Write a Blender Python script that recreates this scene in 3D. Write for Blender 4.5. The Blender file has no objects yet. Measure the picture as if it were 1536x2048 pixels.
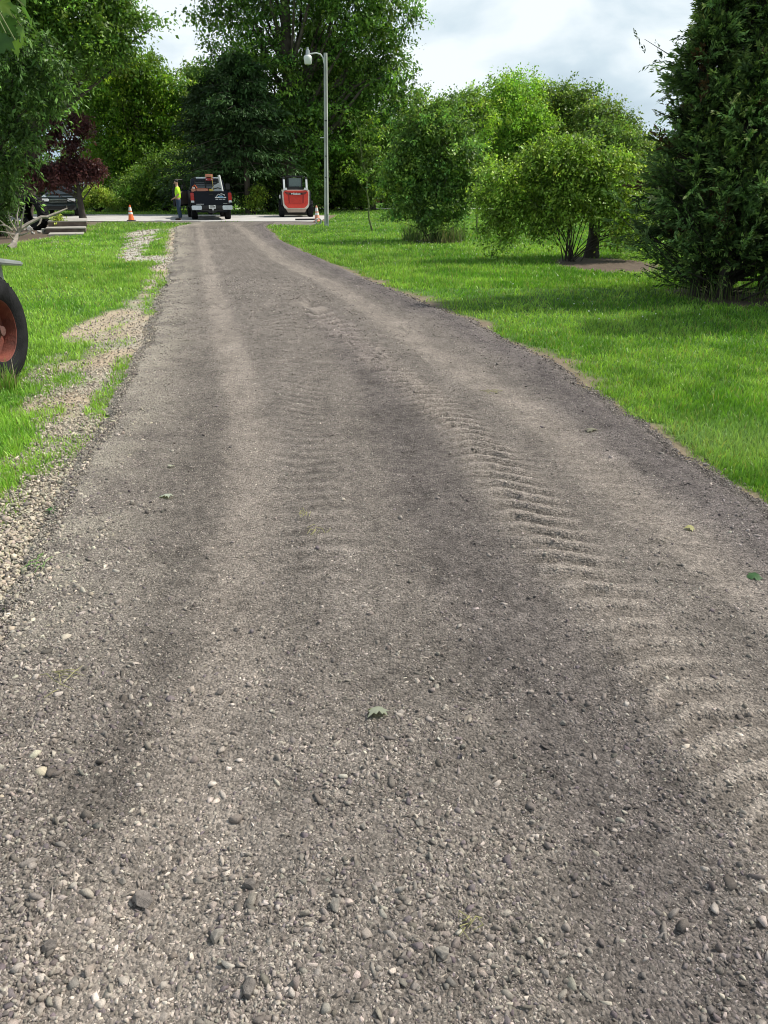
import bpy, bmesh, math, random
import numpy as np
from mathutils import Vector, Matrix
C = bpy.context
S = C.scene
COL = S.collection
rad = math.radians
H = 1.6; TH = rad(23.0); F = 1540.0; CX = 768.0; CY = 1024.0
ST, CT = math.sin(TH), math.cos(TH)

# ------------------------------------------------------------------ camera geometry helpers
def ray(px, py):
    a = (px-CX)/F; b = -(py-CY)/F
    return np.array([a, CT + b*ST, -ST + b*CT])
def G(px, py, z=0.0):
    d = ray(px, py); t = (z-H)/d[2]
    return np.array([d[0]*t, d[1]*t, z])
def P(px, py, D):
    d = ray(px, py); t = D/d[1]
    return np.array([d[0]*t, D, H+d[2]*t])
def zc(D, z=0.0): return D*CT + (H-z)*ST
def XA(px, D, z=0.0): return (px-CX)/F*zc(D, z)
def Gv(px, py):
    a = (px-CX)/F; b = -(py-CY)/F
    dy = CT+b*ST; dz = -ST+b*CT
    t = -H/dz
    return a*t, dy*t, t

# ------------------------------------------------------------------ materials
def new_mat(name):
    m = bpy.data.materials.new(name); m.use_nodes = True
    nt = m.node_tree
    return m, nt, nt.nodes['Principled BSDF']
def N(nt, typ, **kw):
    n = nt.nodes.new(typ)
    for k, v in kw.items(): setattr(n, k, v)
    return n
def plain(name, col, rough=.5, metal=0.0, var=.12, scale=6.0, bump=0.0, spec=.5, coat=0.0):
    m, nt, b = new_mat(name)
    tc = N(nt, 'ShaderNodeTexCoord'); nz = N(nt, 'ShaderNodeTexNoise')
    nz.inputs['Scale'].default_value = scale; nz.inputs['Detail'].default_value = 6
    nt.links.new(tc.outputs['Object'], nz.inputs['Vector'])
    rp = N(nt, 'ShaderNodeValToRGB')
    rp.color_ramp.elements[0].position = .3; rp.color_ramp.elements[1].position = .72
    rp.color_ramp.elements[0].color = tuple(c*(1-var) for c in col)+(1,)
    rp.color_ramp.elements[1].color = tuple(min(1, c*(1+var)) for c in col)+(1,)
    nt.links.new(nz.outputs['Fac'], rp.inputs['Fac']); nt.links.new(rp.outputs['Color'], b.inputs['Base Color'])
    b.inputs['Roughness'].default_value = rough; b.inputs['Metallic'].default_value = metal
    b.inputs['Specular IOR Level'].default_value = spec; b.inputs['Coat Weight'].default_value = coat
    if bump:
        bp = N(nt, 'ShaderNodeBump'); bp.inputs['Strength'].default_value = bump; bp.inputs['Distance'].default_value = .01
        n2 = N(nt, 'ShaderNodeTexNoise'); n2.inputs['Scale'].default_value = scale*6; n2.inputs['Detail'].default_value = 8
        nt.links.new(tc.outputs['Object'], n2.inputs['Vector'])
        nt.links.new(n2.outputs['Fac'], bp.inputs['Height']); nt.links.new(bp.outputs['Normal'], b.inputs['Normal'])
    return m
def attr_mat(name, rough=.7, transl=0.0, spec=.3, bump=0.0, tint=(1, 1, 1), nscale=60., nvar=.25, vor=0.0):
    m, nt, b = new_mat(name)
    at = N(nt, 'ShaderNodeAttribute', attribute_name='Col')
    col = at.outputs['Color']
    tc = N(nt, 'ShaderNodeTexCoord')
    if nvar:
        nz = N(nt, 'ShaderNodeTexNoise'); nz.inputs['Scale'].default_value = nscale; nz.inputs['Detail'].default_value = 8
        nz.inputs['Roughness'].default_value = .7
        nt.links.new(tc.outputs['Object'], nz.inputs['Vector'])
        mr = N(nt, 'ShaderNodeMapRange'); mr.inputs['From Min'].default_value = .3; mr.inputs['From Max'].default_value = .7
        mr.inputs['To Min'].default_value = 1-nvar; mr.inputs['To Max'].default_value = 1+nvar
        nt.links.new(nz.outputs['Fac'], mr.inputs['Value'])
        mx = N(nt, 'ShaderNodeMix', data_type='RGBA', blend_type='MULTIPLY'); mx.inputs['Factor'].default_value = 1
        nt.links.new(col, mx.inputs[6]); nt.links.new(mr.outputs['Result'], mx.inputs[7])
        col = mx.outputs[2]
    if vor:
        vo = N(nt, 'ShaderNodeTexVoronoi'); vo.inputs['Scale'].default_value = vor
        nt.links.new(tc.outputs['Object'], vo.inputs['Vector'])
        sp = N(nt, 'ShaderNodeSeparateColor'); nt.links.new(vo.outputs['Color'], sp.inputs['Color'])
        mr = N(nt, 'ShaderNodeMapRange'); mr.inputs['To Min'].default_value = .62; mr.inputs['To Max'].default_value = 1.38
        nt.links.new(sp.outputs['Red'], mr.inputs['Value'])
        mx = N(nt, 'ShaderNodeMix', data_type='RGBA', blend_type='MULTIPLY'); mx.inputs['Factor'].default_value = 1
        nt.links.new(col, mx.inputs[6]); nt.links.new(mr.outputs['Result'], mx.inputs[7]); col = mx.outputs[2]
    nt.links.new(col, b.inputs['Base Color'])
    b.inputs['Roughness'].default_value = rough; b.inputs['Specular IOR Level'].default_value = spec
    if bump:
        bp = N(nt, 'ShaderNodeBump'); bp.inputs['Strength'].default_value = bump; bp.inputs['Distance'].default_value = .006
        if vor:
            nt.links.new(vo.outputs['Distance'], bp.inputs['Height']); bp.invert = True
            v2 = N(nt, 'ShaderNodeTexNoise'); v2.inputs['Scale'].default_value = vor*.8; v2.inputs['Detail'].default_value = 6
            nt.links.new(tc.outputs['Object'], v2.inputs['Vector'])
            b2 = N(nt, 'ShaderNodeBump'); b2.inputs['Strength'].default_value = bump; b2.inputs['Distance'].default_value = .01
            nt.links.new(v2.outputs['Fac'], b2.inputs['Height']); nt.links.new(bp.outputs['Normal'], b2.inputs['Normal'])
            nt.links.new(b2.outputs['Normal'], b.inputs['Normal'])
        else:
            n2 = N(nt, 'ShaderNodeTexNoise'); n2.inputs['Scale'].default_value = nscale*2; n2.inputs['Detail'].default_value = 8
            nt.links.new(tc.outputs['Object'], n2.inputs['Vector'])
            nt.links.new(n2.outputs['Fac'], bp.inputs['Height']); nt.links.new(bp.outputs['Normal'], b.inputs['Normal'])
    if transl:
        out = nt.nodes['Material Output']
        tr = N(nt, 'ShaderNodeBsdfTranslucent'); ms = N(nt, 'ShaderNodeMixShader'); ms.inputs[0].default_value = transl
        br = N(nt, 'ShaderNodeMix', data_type='RGBA', blend_type='MULTIPLY'); br.inputs['Factor'].default_value = 1
        nt.links.new(col, br.inputs[6]); br.inputs[7].default_value = (1.35, 1.5, .7, 1)
        nt.links.new(br.outputs[2], tr.inputs['Color'])
        nt.links.new(b.outputs[0], ms.inputs[1]); nt.links.new(tr.outputs[0], ms.inputs[2])
        nt.links.new(ms.outputs[0], out.inputs['Surface'])
    return m

# ------------------------------------------------------------------ objects
def props(o, label=None, cat=None, group=None, kind=None):
    if label: o['label'] = label
    if cat: o['category'] = cat
    if group: o['group'] = group
    if kind: o['kind'] = kind
    return o
def empty(name, loc, rz=0, label=None, cat=None, group=None):
    o = bpy.data.objects.new(name, None); COL.objects.link(o)
    o.location = loc; o.rotation_euler = (0, 0, rz); o.empty_display_size = .3
    return props(o, label, cat, group)
def link(name, me, mat=None, parent=None, loc=None):
    o = bpy.data.objects.new(name, me); COL.objects.link(o)
    if mat is not None: me.materials.append(mat)
    if parent is not None: o.parent = parent
    if loc is not None: o.location = loc
    return o
def arrmesh(name, V, faces, cols=None, smooth=False):
    """faces: list of int arrays (n,k)"""
    me = bpy.data.meshes.new(name)
    V = np.ascontiguousarray(V, dtype=np.float32)
    me.vertices.add(len(V)); me.vertices.foreach_set('co', V.ravel())
    faces = [np.asarray(f, dtype=np.int32) for f in faces if len(f)]
    loops = np.concatenate([f.ravel() for f in faces])
    tot = np.concatenate([np.full(len(f), f.shape[1], np.int32) for f in faces])
    st = np.concatenate([[0], np.cumsum(tot)[:-1]]).astype(np.int32)
    me.loops.add(len(loops)); me.loops.foreach_set('vertex_index', loops)
    me.polygons.add(len(tot)); me.polygons.foreach_set('loop_start', st)
    try: me.polygons.foreach_set('loop_total', tot)
    except Exception: pass
    me.update(calc_edges=True)
    if smooth: me.polygons.foreach_set('use_smooth', np.ones(len(tot), bool))
    if cols is not None:
        a = me.color_attributes.new('Col', 'FLOAT_COLOR', 'POINT')
        c = np.ones((len(V), 4), np.float32); c[:, :3] = cols
        a.data.foreach_set('color', c.ravel())
    return me
def vnoise(x, y, seed=0):
    xi = np.floor(x).astype(np.int64); yi = np.floor(y).astype(np.int64)
    xf = x-xi; yf = y-yi
    def h(a, b):
        n = (a*374761393 + b*668265263 + seed*982451653) & 0xffffffff
        n = ((n ^ (n >> 13))*1274126177) & 0xffffffff
        return ((n ^ (n >> 16)) & 0xffff)/65535.0
    u = xf*xf*(3-2*xf); v = yf*yf*(3-2*yf)
    return (h(xi, yi)*(1-u)+h(xi+1, yi)*u)*(1-v)+(h(xi, yi+1)*(1-u)+h(xi+1, yi+1)*u)*v
def fbm(x, y, seed=0, o=4):
    s = 0; a = .5; t = 0
    for i in range(o):
        s = s+a*vnoise(x, y, seed+i*17); t += a; a *= .55; x = x*2.03+7.1; y = y*2.03+3.3
    return s/t
def sst(a, b, x):
    t = np.clip((x-a)/(b-a), 0, 1); return t*t*(3-2*t)

class MB:
    def __init__(s): s.v = []; s.f = []
    def add(s, vs, fs, M=None):
        n = len(s.v)
        for v in vs:
            v = Vector(v)
            if M is not None: v = M @ v
            s.v.append(tuple(v))
        for f in fs: s.f.append([i+n for i in f])
        return s
    def box(s, c, d, M=None, top=(1, 1), sh=(0, 0)):
        x, y, z = c; a, b, e = d[0]/2, d[1]/2, d[2]/2
        vs = [(x-a, y-b, z-e), (x+a, y-b, z-e), (x+a, y+b, z-e), (x-a, y+b, z-e)]
        vs += [(x+sh[0]+p*a*top[0], y+sh[1]+q*b*top[1], z+e) for p, q in ((-1, -1), (1, -1), (1, 1), (-1, 1))]
        return s.add(vs, [(0, 3, 2, 1), (4, 5, 6, 7), (0, 1, 5, 4), (1, 2, 6, 5), (2, 3, 7, 6), (3, 0, 4, 7)], M)
    def prism(s, prof, a0, a1, axis='x', M=None, inset=None):
        n = len(prof)
        def pt(p, a):
            return {'x': (a, p[0], p[1]), 'y': (p[0], a, p[1]), 'z': (p[0], p[1], a)}[axis]
        vs = [pt(p, a0) for p in prof]+[pt(p, a1) for p in prof]
        fs = [tuple(range(n))[::-1], tuple(range(n, 2*n))]+[(i, (i+1) % n, n+(i+1) % n, n+i) for i in range(n)]
        return s.add(vs, fs, M)
    def tube(s, pts, rs, n=8, M=None, caps=True):
        pts = [Vector(p) for p in pts]
        if not hasattr(rs, '__len__'): rs = [rs]*len(pts)
        base = len(s.v); vs = []; fs = []
        up = Vector((0, 0, 1))
        for i, p in enumerate(pts):
            t = (pts[min(i+1, len(pts)-1)]-pts[max(i-1, 0)]).normalized()
            u = t.cross(up)
            if u.length < .15: u = t.cross(Vector((1, 0, 0)))
            u.normalize(); w = t.cross(u)
            for k in range(n):
                a = 2*math.pi*k/n
                vs.append(p+(u*math.cos(a)+w*math.sin(a))*rs[i])
        for i in range(len(pts)-1):
            for k in range(n):
                a = i*n+k; b = i*n+(k+1) % n
                fs.append((a, b, b+n, a+n))
        if caps: fs += [tuple(range(n))[::-1], tuple(range((len(pts)-1)*n, len(pts)*n))]
        return s.add(vs, fs, M)
    def lathe(s, prof, n=24, M=None, axis='z'):
        vs = []; fs = []
        for r, z in prof:
            for k in range(n):
                a = 2*math.pi*k/n
                p = (r*math.cos(a), r*math.sin(a), z)
                if axis == 'x': p = (z, p[0], p[1])
                if axis == 'y': p = (p[0], z, p[1])
                vs.append(p)
        m = len(prof)
        for i in range(m-1):
            for k in range(n):
                a = i*n+k; b = i*n+(k+1) % n
                fs.append((a, b, b+n, a+n))
        return s.add(vs, fs, M)
    def build(s, name, mat, parent=None, bevel=0, smooth=False, loc=None):
        me = bpy.data.meshes.new(name); me.from_pydata(s.v, [], s.f); 
        bm = bmesh.new(); bm.from_mesh(me)
        if bevel:
            bmesh.ops.remove_doubles(bm, verts=bm.verts, dist=1e-5)
            es = [e for e in bm.edges if len(e.link_faces) == 2 and e.calc_face_angle(0) > .5]
            if es: bmesh.ops.bevel(bm, geom=es, offset=bevel, segments=2, affect='EDGES', clamp_overlap=True)
        bmesh.ops.recalc_face_normals(bm, faces=bm.faces)
        bm.to_mesh(me); bm.free()
        if smooth or bevel: me.polygons.foreach_set('use_smooth', [True]*len(me.polygons))
        o = link(name, me, mat, parent, loc)
        if bevel or smooth:
            try: me.set_sharp_from_angle(angle=rad(40))
            except Exception: pass
        return o
def R3(rx=0, ry=0, rz=0, t=(0, 0, 0)):
    return Matrix.Translation(t) @ Matrix.Rotation(rz, 4, 'Z') @ Matrix.Rotation(ry, 4, 'Y') @ Matrix.Rotation(rx, 4, 'X')

# ================================================================== DRIVEWAY / GROUND FIELDS
def path(pts):
    w = np.array([G(a, b)[:2] for a, b in pts]); o = np.argsort(w[:, 1]); return w[o, 1], w[o, 0]
LE = path([(352, 455), (352, 480), (350, 520), (322, 600), (275, 730), (215, 850), (130, 1010), (75, 1120), (20, 1230), (-120, 1500), (-420, 2100)])
RE = path([(528, 452), (560, 482), (620, 510), (700, 546), (800, 590), (940, 645), (1080, 715), (1220, 820), (1400, 940), (1536, 1035), (1800, 1220), (2500, 1800)])
def XL(Y): return np.interp(Y, LE[0], LE[1])+.16*(fbm(np.asarray(Y)*1.3, np.asarray(Y)*0+2, 301)-.5)+.10*(fbm(np.asarray(Y)*5, np.asarray(Y)*0+2, 302)-.5)+.06*(fbm(np.asarray(Y)*16, np.asarray(Y)*0+2, 306)-.5)
def XR(Y): return np.interp(Y, RE[0], RE[1])+.15*(fbm(np.asarray(Y)*1.1, np.asarray(Y)*0+2, 303)-.5)+.09*(fbm(np.asarray(Y)*5, np.asarray(Y)*0+2, 304)-.5)+.06*(fbm(np.asarray(Y)*16, np.asarray(Y)*0+2, 305)-.5)
YEND = G(400, 446)[1]
def strip(pts, hw):
    yy, xx = path(pts)
    y0, y1 = yy[0], yy[-1]
    def f(X, Y):
        d = (X-np.interp(Y, yy, xx)+.16*(fbm(X*2.5, Y*1.6, 201)-.5)+.07*(fbm(X*12, Y*12, 202)-.5))/hw
        e = sst(y0-.3, y0+.2, Y)*(1-sst(y1-1.5, y1+1.5, Y))
        return np.exp(-np.abs(d)**3.6)*e, d
    return f
sA = strip([(398, 447), (425, 560), (462, 690), (495, 800), (515, 900), (515, 1050), (480, 1250), (430, 1500), (330, 1800), (200, 2200)], .17)
sB = strip([(470, 447), (560, 520), (680, 580), (800, 660), (900, 730), (1020, 800), (1150, 890), (1300, 1010), (1450, 1130), (1600, 1240)], .21)
sC = strip([(600, 600), (690, 670), (770, 740), (850, 800), (950, 900), (1040, 1010), (1120, 1120), (1210, 1220), (1310, 1330), (1430, 1450), (1540, 1580), (1680, 1760)], .195)
sC3 = strip([(900, 720), (1010, 810), (1130, 910), (1240, 1010), (1350, 1120), (1470, 1240), (1600, 1370), (1780, 1520)], .20)
sC2 = strip([(555, 600), (575, 700), (595, 800), (612, 900), (625, 1000), (640, 1150)], .2)
sD = strip([(650, 630), (735, 740), (790, 850), (870, 1000), (960, 1150), (1060, 1300), (1180, 1500), (1290, 1700), (1400, 1950), (1500, 2200)], .24)
sD2 = strip([(350, 640), (410, 780), (400, 1000), (340, 1300), (300, 1500), (250, 1700)], .2)
sE = strip([(700, 1000), (700, 1250), (620, 1600), (560, 2100)], .16)
sF = strip([(395, 447), (420, 500)], .4)
BASE = np.array([.184, .160, .138])
def drive_fields(X, Y):
    xl, xr = XL(Y), XR(Y)
    a, _ = sA(X, Y); b, _ = sB(X, Y); c, dc = sC(X, Y); c2, dc2 = sC2(X, Y); c3, dc3 = sC3(X, Y); d, _ = sD(X, Y); d2, _ = sD2(X, Y); e, _ = sE(X, Y)
    n1 = fbm(X*1.1, Y*.9, 3); n2 = fbm(X*5, Y*5, 9); n3 = fbm(X*26, Y*26, 21, 3)
    ns = fbm(X*6, Y*.45, 31)              # streaks along the drive
    wob = Y + .05*np.sin(X*9)+.03*(n2-.5)+.05*(fbm(X*.5, Y*1.7, 207)-.5)
    ph = wob*2*math.pi/.145
    lug = sst(.25, .85, np.sin(ph+2.6*np.abs(dc+.25)+1.2*(n2-.5))*.5+.5)
    lug2 = sst(.25, .85, np.sin(ph+1.8*dc2+1.5*(n2-.5))*.5+.5)
    lug3 = sst(.3, .9, np.sin(ph+2.4-2.2*np.abs(dc3)+1.5*(n2-.5))*.5+.5)
    brk = .7+.3*sst(.3, .55, fbm(X*2.2, Y*2.2, 77))
    edge = np.minimum(X-xl, xr-X)
    re = np.exp(-((xr-.22-X)/.24)**2)
    le = np.exp(-((X-xl-.18)/.28)**2)
    tone = .96+.42*a*(.6+.8*n2)+.38*b*(.6+.8*n2)+c*(.27+.66*(lug-.42)*brk)+c3*(.0+.10*(lug3-.4)*brk)+c2*(.02+.35*(lug2-.4)*brk)-.22*d-.13*d2+.10*e
    tone += (n1-.5)*.22+(n2-.5)*.42+(n3-.5)*.65+(ns-.5)*.30-.17*re
    near = 1-sst(1.5, 5, Y)
    tone += .10*near
    col = BASE[None, :]*np.clip(tone, .4, 1.7)[..., None]
    # cool/purple in the damp band and at the right edge, warmer in compacted tracks
    pu = np.clip(re*.8+d*.45, 0, 1)[..., None]
    col = col*(1-pu*np.array([.06, .07, -.02]))
    wm = np.clip(a*.3+b*.3+c*.3, 0, 1)[..., None]
    col = col*(1+wm*np.array([.05, .02, -.03]))
    h = (n1-.5)*.03+(n2-.5)*.012+(n3-.5)*.006
    h += -.012*a-.012*b-.01*d+c*(.028*lug-.008)*brk*np.interp(Y, [1.5, 3.5], [.6, 1])+c3*.004*lug3*brk+c2*.009*lug2*brk+.012*le+.012*re
    rough = 1-np.clip(a*.75+b*.75+c*1.0+.45*c2, 0, .80)      # stone density
    rough = rough*(1-.3*d*near)
    return col, h, rough, edge
# bare strips in the turf left of the drive, and along the right edge
bare = [(strip([(330, 530), (312, 600), (265, 680), (225, 760), (190, 850), (120, 960), (50, 1060), (0, 1150), (-150, 1400)], .26), 1.0),
        (strip([(260, 600), (215, 625), (175, 650), (150, 668)], .16), .9),
        (strip([(275, 455), (285, 480), (270, 512)], .26), .9)]
def verge_left(X, Y):
    """0..1 bareness of the turf left of the drive"""
    xl = XL(Y); d = xl-X
    s = np.zeros_like(X)
    w = np.interp(Y, [1, 2.5, 3.5, 5, 6.5, 9, 12, 16, 22, 40], [.9, .62, .50, .62, .85, .8, .5, .45, .35, .3])
    n = fbm(X*3.2, Y*2.2, 55); 
    s = sst(1.15, .35, d/w+(n-.5)*1.3)*(d > -0.2)
    # patch of dry dirt
    for cx, cy, rx, ry, st in PATCH:
        q = ((X-cx)/rx)**2+((Y-cy)/ry)**2
        s = np.maximum(s, st*sst(1.5, .5, q+(n-.5)*1.2))
    # tuft line hugging the drive
    t = sst(.14, .05, np.abs(d-.13-.1*(fbm(Y*.7, Y*0, 5)-.5)))*sst(.45, .6, fbm(X*.3, Y*.9, 8))*sst(4.2, 5.2, Y)*sst(17, 13, Y)
    return np.clip(s-.75*t, 0, 1)
PATCH = []
for (px, py, rx, rpy, st) in [(215, 640, 48, 26, .95), (240, 665, 40, 22, .9), (120, 880, 60, 45, .55), (100, 745, 45, 22, .5), (130, 790, 40, 25, .45)]:
    c = G(px, py); e = G(px+rx, py); u = G(px, py-rpy); PATCH.append((c[0], c[1], abs(e[0]-c[0]), abs(u[1]-c[1]), st))
PALE = []
for (px, py, rx, rpy) in [(288, 463, 20, 5), (282, 469, 20, 5), (284, 476, 15, 5), (277, 483, 13, 6), (272, 490, 15, 6), (270, 497, 13, 6), (266, 504, 15, 6), (262, 511, 16, 6), (275, 517, 22, 5), (302, 516, 26, 5), (335, 518, 24, 6), (304, 480, 9, 5)]:
    c = G(px, py); e = G(px+rx, py); u = G(px, py-rpy); PALE.append((c[0], c[1], abs(e[0]-c[0]), abs(u[1]-c[1]), 1.0))
def pale_patch(X, Y):
    n = fbm(X*4, Y*3, 66); s = np.zeros_like(X)
    for cx, cy, rx, ry, st in PALE:
        q = ((X-cx)/rx)**2+((Y-cy)/ry)**2
        s = np.maximum(s, sst(1.5, .6, q+(n-.5)*1.6))
    return s
def verge_right(X, Y):
    d = X-XR(Y); n = fbm(X*3, Y*3, 91); m = fbm(X*.8, Y*.5, 14)
    w = .13+.26*sst(.35, .65, m)*sst(4.5, 6, Y)*sst(24, 12, Y)
    return sst(1.4, .3, d/w+(n-.5)*1.6)*(d > -.2)
MULCH = []
for (px, py, rx, rpy, st) in [(1210, 528, 100, 14, 1.0), (1450, 590, 90, 18, .9), (20, 478, 60, 22, 1.0), (-40, 470, 90, 30, 1.0), (875, 482, 50, 5, .8), (115, 484, 16, 4, .6)]:
    c = G(px, py); e = G(px+rx, py); u = G(px, py-rpy); MULCH.append((c[0], c[1], abs(e[0]-c[0]), abs(u[1]-c[1]), st))
def mulch(X, Y):
    n = fbm(X*4, Y*4, 68); s = np.zeros_like(X)
    for cx, cy, rx, ry, st in MULCH:
        q = ((X-cx)/rx)**2+((Y-cy)/ry)**2
        s = np.maximum(s, st*sst(1.4, .6, q+(n-.5)*.8))
    return s
ROADN, ROADF = G(400, 443.5)[1], G(400, 430)[1]
ROADR = XA(648, 42)
def road_near(X):   # the near edge of the cross road bends away a little at the left
    return ROADN + np.interp(X, [-60, -14, 0], [2.5, .3, 0.0])
def bareness(X, Y):
    inside = (X > XL(Y)) & (X < XR(Y)) & (Y < YEND+1)
    s = np.where(X < XL(Y), verge_left(X, Y), verge_right(X, Y))
    s = np.maximum(s, pale_patch(X, Y)); s = np.maximum(s, mulch(X, Y))
    s = np.where(inside, 1, s)
    road = (Y > road_near(X)-.25) & (Y < ROADF+.3) & (X < ROADR+.3)
    ap = (Y > YEND-1.5-.35*np.clip(X-XR(Y), 0, 9)) & (Y < ROADN+.2) & (X < ROADR) & (X > XR(Y)-1)   # gravel fan by the pole
    ap2 = (Y > ROADN-1.2+.25*(XL(Y)-X)) & (Y < ROADN+.3) & (X < XL(Y)+.5) & (X > XL(Y)-3.5)
    s = np.where(road | ap | ap2, 1, s)
    return s, road | ap | ap2

# ---- ground sheet
def axis_pts(a, b, fine0, fine1, step, grow=1.12):
    p = list(np.arange(fine0, fine1, step)); s = step
    x = p[-1]
    while x < b: s *= grow; x += s; p.append(x)
    x = p[0]; s = step; q = []
    while x > a: s *= grow; x -= s; q.append(x)
    return np.array(q[::-1]+p)
gx = axis_pts(-400, 400, -6, 7, .05, 1.06)
gy = [-60, -30, -15, -8, -4, -2, -1, -.3]; y = 0.3
while y < 30: gy.append(y); y += max(.035, .012*y)
while y < 900: gy.append(y); y *= 1.05
gy = np.array(gy)
GX, GY = np.meshgrid(gx, gy)
X, Y = GX.ravel(), GY.ravel()
bn, _ = bareness(X, Y)
green = np.array([.060, .135, .016]); straw = np.array([.43, .345, .245]); lime = np.array([.40, .36, .29]); earth = np.array([.115, .085, .06])
n = fbm(X*2, Y*2, 40); n5 = fbm(X*9, Y*9, 41)
colg = green*(0.8+.5*n[:, None])
vl = (X < XL(Y))[:, None]
limef = sst(.35, .6, fbm(X*1.5, Y*1.5, 12)+.35*sst(5.5, 3, Y)-.08*sst(6.5, 10, Y))[:, None]
dirtL = straw*(1-limef)+lime*limef
dirtR = np.array([.20, .155, .105])
dirt = np.where(vl, dirtL, dirtR)*(0.75+.5*n5[:, None])
b_ = bn[:, None]
colg = colg*(1-b_)+dirt*b_
pp = pale_patch(X, Y)[:, None]; colg = colg*(1-pp)+np.array([.44, .41, .35])*pp
mm = mulch(X, Y)[:, None]; colg = colg*(1-mm)+earth*(.7+.6*n5[:, None])*mm
fan = ((Y > YEND-3) & (Y < ROADN+1) & (np.abs(X) < 12) & (bn > .95))[:, None]
colg = np.where(fan & (mm < .3) & (pp < .3), BASE*(.75+.5*n5[:, None]), colg)
Z = -.012*np.ones_like(X)+.01*(n-.5)*(1-bn)
nx, ny = len(gx), len(gy)
idx = np.arange(nx*ny).reshape(ny, nx)
Fq = np.stack([idx[:-1, :-1], idx[:-1, 1:], idx[1:, 1:], idx[1:, :-1]], -1).reshape(-1, 4)
M_ground = attr_mat('turf_soil', rough=.95, nscale=40, nvar=.35, bump=.6)
o = link('ground', arrmesh('ground', np.stack([X, Y, Z], 1), [Fq], colg, True), M_ground); props(o, kind='structure')

# ---- driveway sheet
al = np.linspace(rad(80), math.atan(H/(YEND+.6)), 860)
dy = H/np.tan(al)
dy = np.concatenate([np.linspace(-4, dy[0]-.1, 12), dy])
u = np.linspace(0, 1, 400)
U, YY = np.meshgrid(u, dy)
jl = .10*(fbm(YY*3, YY*0+1, 5)-.5)+.05*(fbm(YY*14, YY*0+1, 6)-.5)
jr = .10*(fbm(YY*3, YY*0+9, 7)-.5)+.05*(fbm(YY*14, YY*0+1, 8)-.5)
XX = (XL(YY)-.05+jl)*(1-U)+(XR(YY)+.05+jr)*U
X, Y = XX.ravel(), YY.ravel()
colr, hh, rough_, edge = drive_fields(X, Y)
uu = U.ravel()
fe = np.clip(np.minimum(uu, 1-uu)*400/14, 0, 1)
Zd = .006+(.026+hh)*sst(0, 1, fe)
# pale limestone mixed in at the left margin
lm = np.exp(-((X-XL(Y))/.42)**2)*sst(.22, .65, fbm(X*4, Y*4, 23))*.85*sst(1.8, 3, Y)
colr = colr*(1-lm[:, None])+lime*.9*lm[:, None]
nx, ny = len(u), len(dy)
colr = colr*np.clip(1.0-.16*sst(9, 3, Y), 0, 1)[:, None]  # sheet darkened near the camera, painting in shadow between the stones
idx = np.arange(nx*ny).reshape(ny, nx)
Fq = np.stack([idx[:-1, :-1], idx[:-1, 1:], idx[1:, 1:], idx[1:, :-1]], -1).reshape(-1, 4)
M_drive = attr_mat('compacted_gravel', rough=.92, nscale=150, nvar=.55, bump=1.0, vor=95, spec=.2)
o = link('gravel_driveway', arrmesh('gravel_driveway', np.stack([X, Y, Zd], 1), [Fq], colr, True), M_drive); props(o, kind='structure')

# ---- cross road
xs = np.linspace(-70, ROADR, 120); V = []; 
yr = [0, .33, .66, 1]
for t in yr:
    yn = road_near(xs); yf = ROADF+np.interp(xs, [-70, -14, ROADR-3, ROADR], [6, .5, 0, -1.5])
    wob = (fbm(xs*1.2, xs*0+t, 4)-.5)*.35*(1 if t in (0, 1) else 0)
    V.append(np.stack([xs, yn*(1-t)+yf*t+wob, np.full_like(xs, .012)], 1))
V = np.concatenate(V); nx = len(xs); idx = np.arange(nx*4).reshape(4, nx)
Fq = np.stack([idx[:-1, :-1], idx[:-1, 1:], idx[1:, 1:], idx[1:, :-1]], -1).reshape(-1, 4)
M_road = plain('worn_asphalt', (.50, .48, .45), .9, var=.16, scale=.8, bump=.4)
props(link('road', arrmesh('road', V, [Fq]), M_road), kind='structure')
b = MB(); b.box((15, 61.2, -.02), (60, 1.6, .06)); props(b.build('far_road', M_road), kind='structure')

# ================================================================== STONES
rng = np.random.default_rng(11)
def ico():
    bm = bmesh.new(); bmesh.ops.create_icosphere(bm, subdivisions=1, radius=1)
    v = np.array([x.co[:] for x in bm.verts]); f = np.array([[q.index for q in p.verts] for p in bm.faces]); bm.free(); return v, f
IV, IF = ico()
OV = np.array([[1, 0, 0], [-1, 0, 0], [0, 1, 0], [0, -1, 0], [0, 0, 1], [0, 0, -1.]]); OF = np.array([[0, 2, 4], [2, 1, 4], [1, 3, 4], [3, 0, 4], [2, 0, 5], [1, 2, 5], [3, 1, 5], [0, 3, 5]])
def rotmats(q):
    q = q/np.linalg.norm(q, axis=1, keepdims=True); w, x, y, z = q.T
    return np.stack([1-2*(y*y+z*z), 2*(x*y-z*w), 2*(x*z+y*w), 2*(x*y+z*w), 1-2*(x*x+z*z), 2*(y*z-x*w), 2*(x*z-y*w), 2*(y*z+x*w), 1-2*(x*x+y*y)], 1).reshape(-1, 3, 3)
CV = np.array([[x, y, z] for z in (-1, 1) for y in (-1, 1) for x in (-1, 1)])*.62; CF = np.array([[0, 2, 3], [0, 3, 1], [4, 5, 7], [4, 7, 6], [0, 1, 5], [0, 5, 4], [2, 6, 7], [2, 7, 3], [0, 4, 6], [0, 6, 2], [1, 3, 7], [1, 7, 5]])
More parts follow.
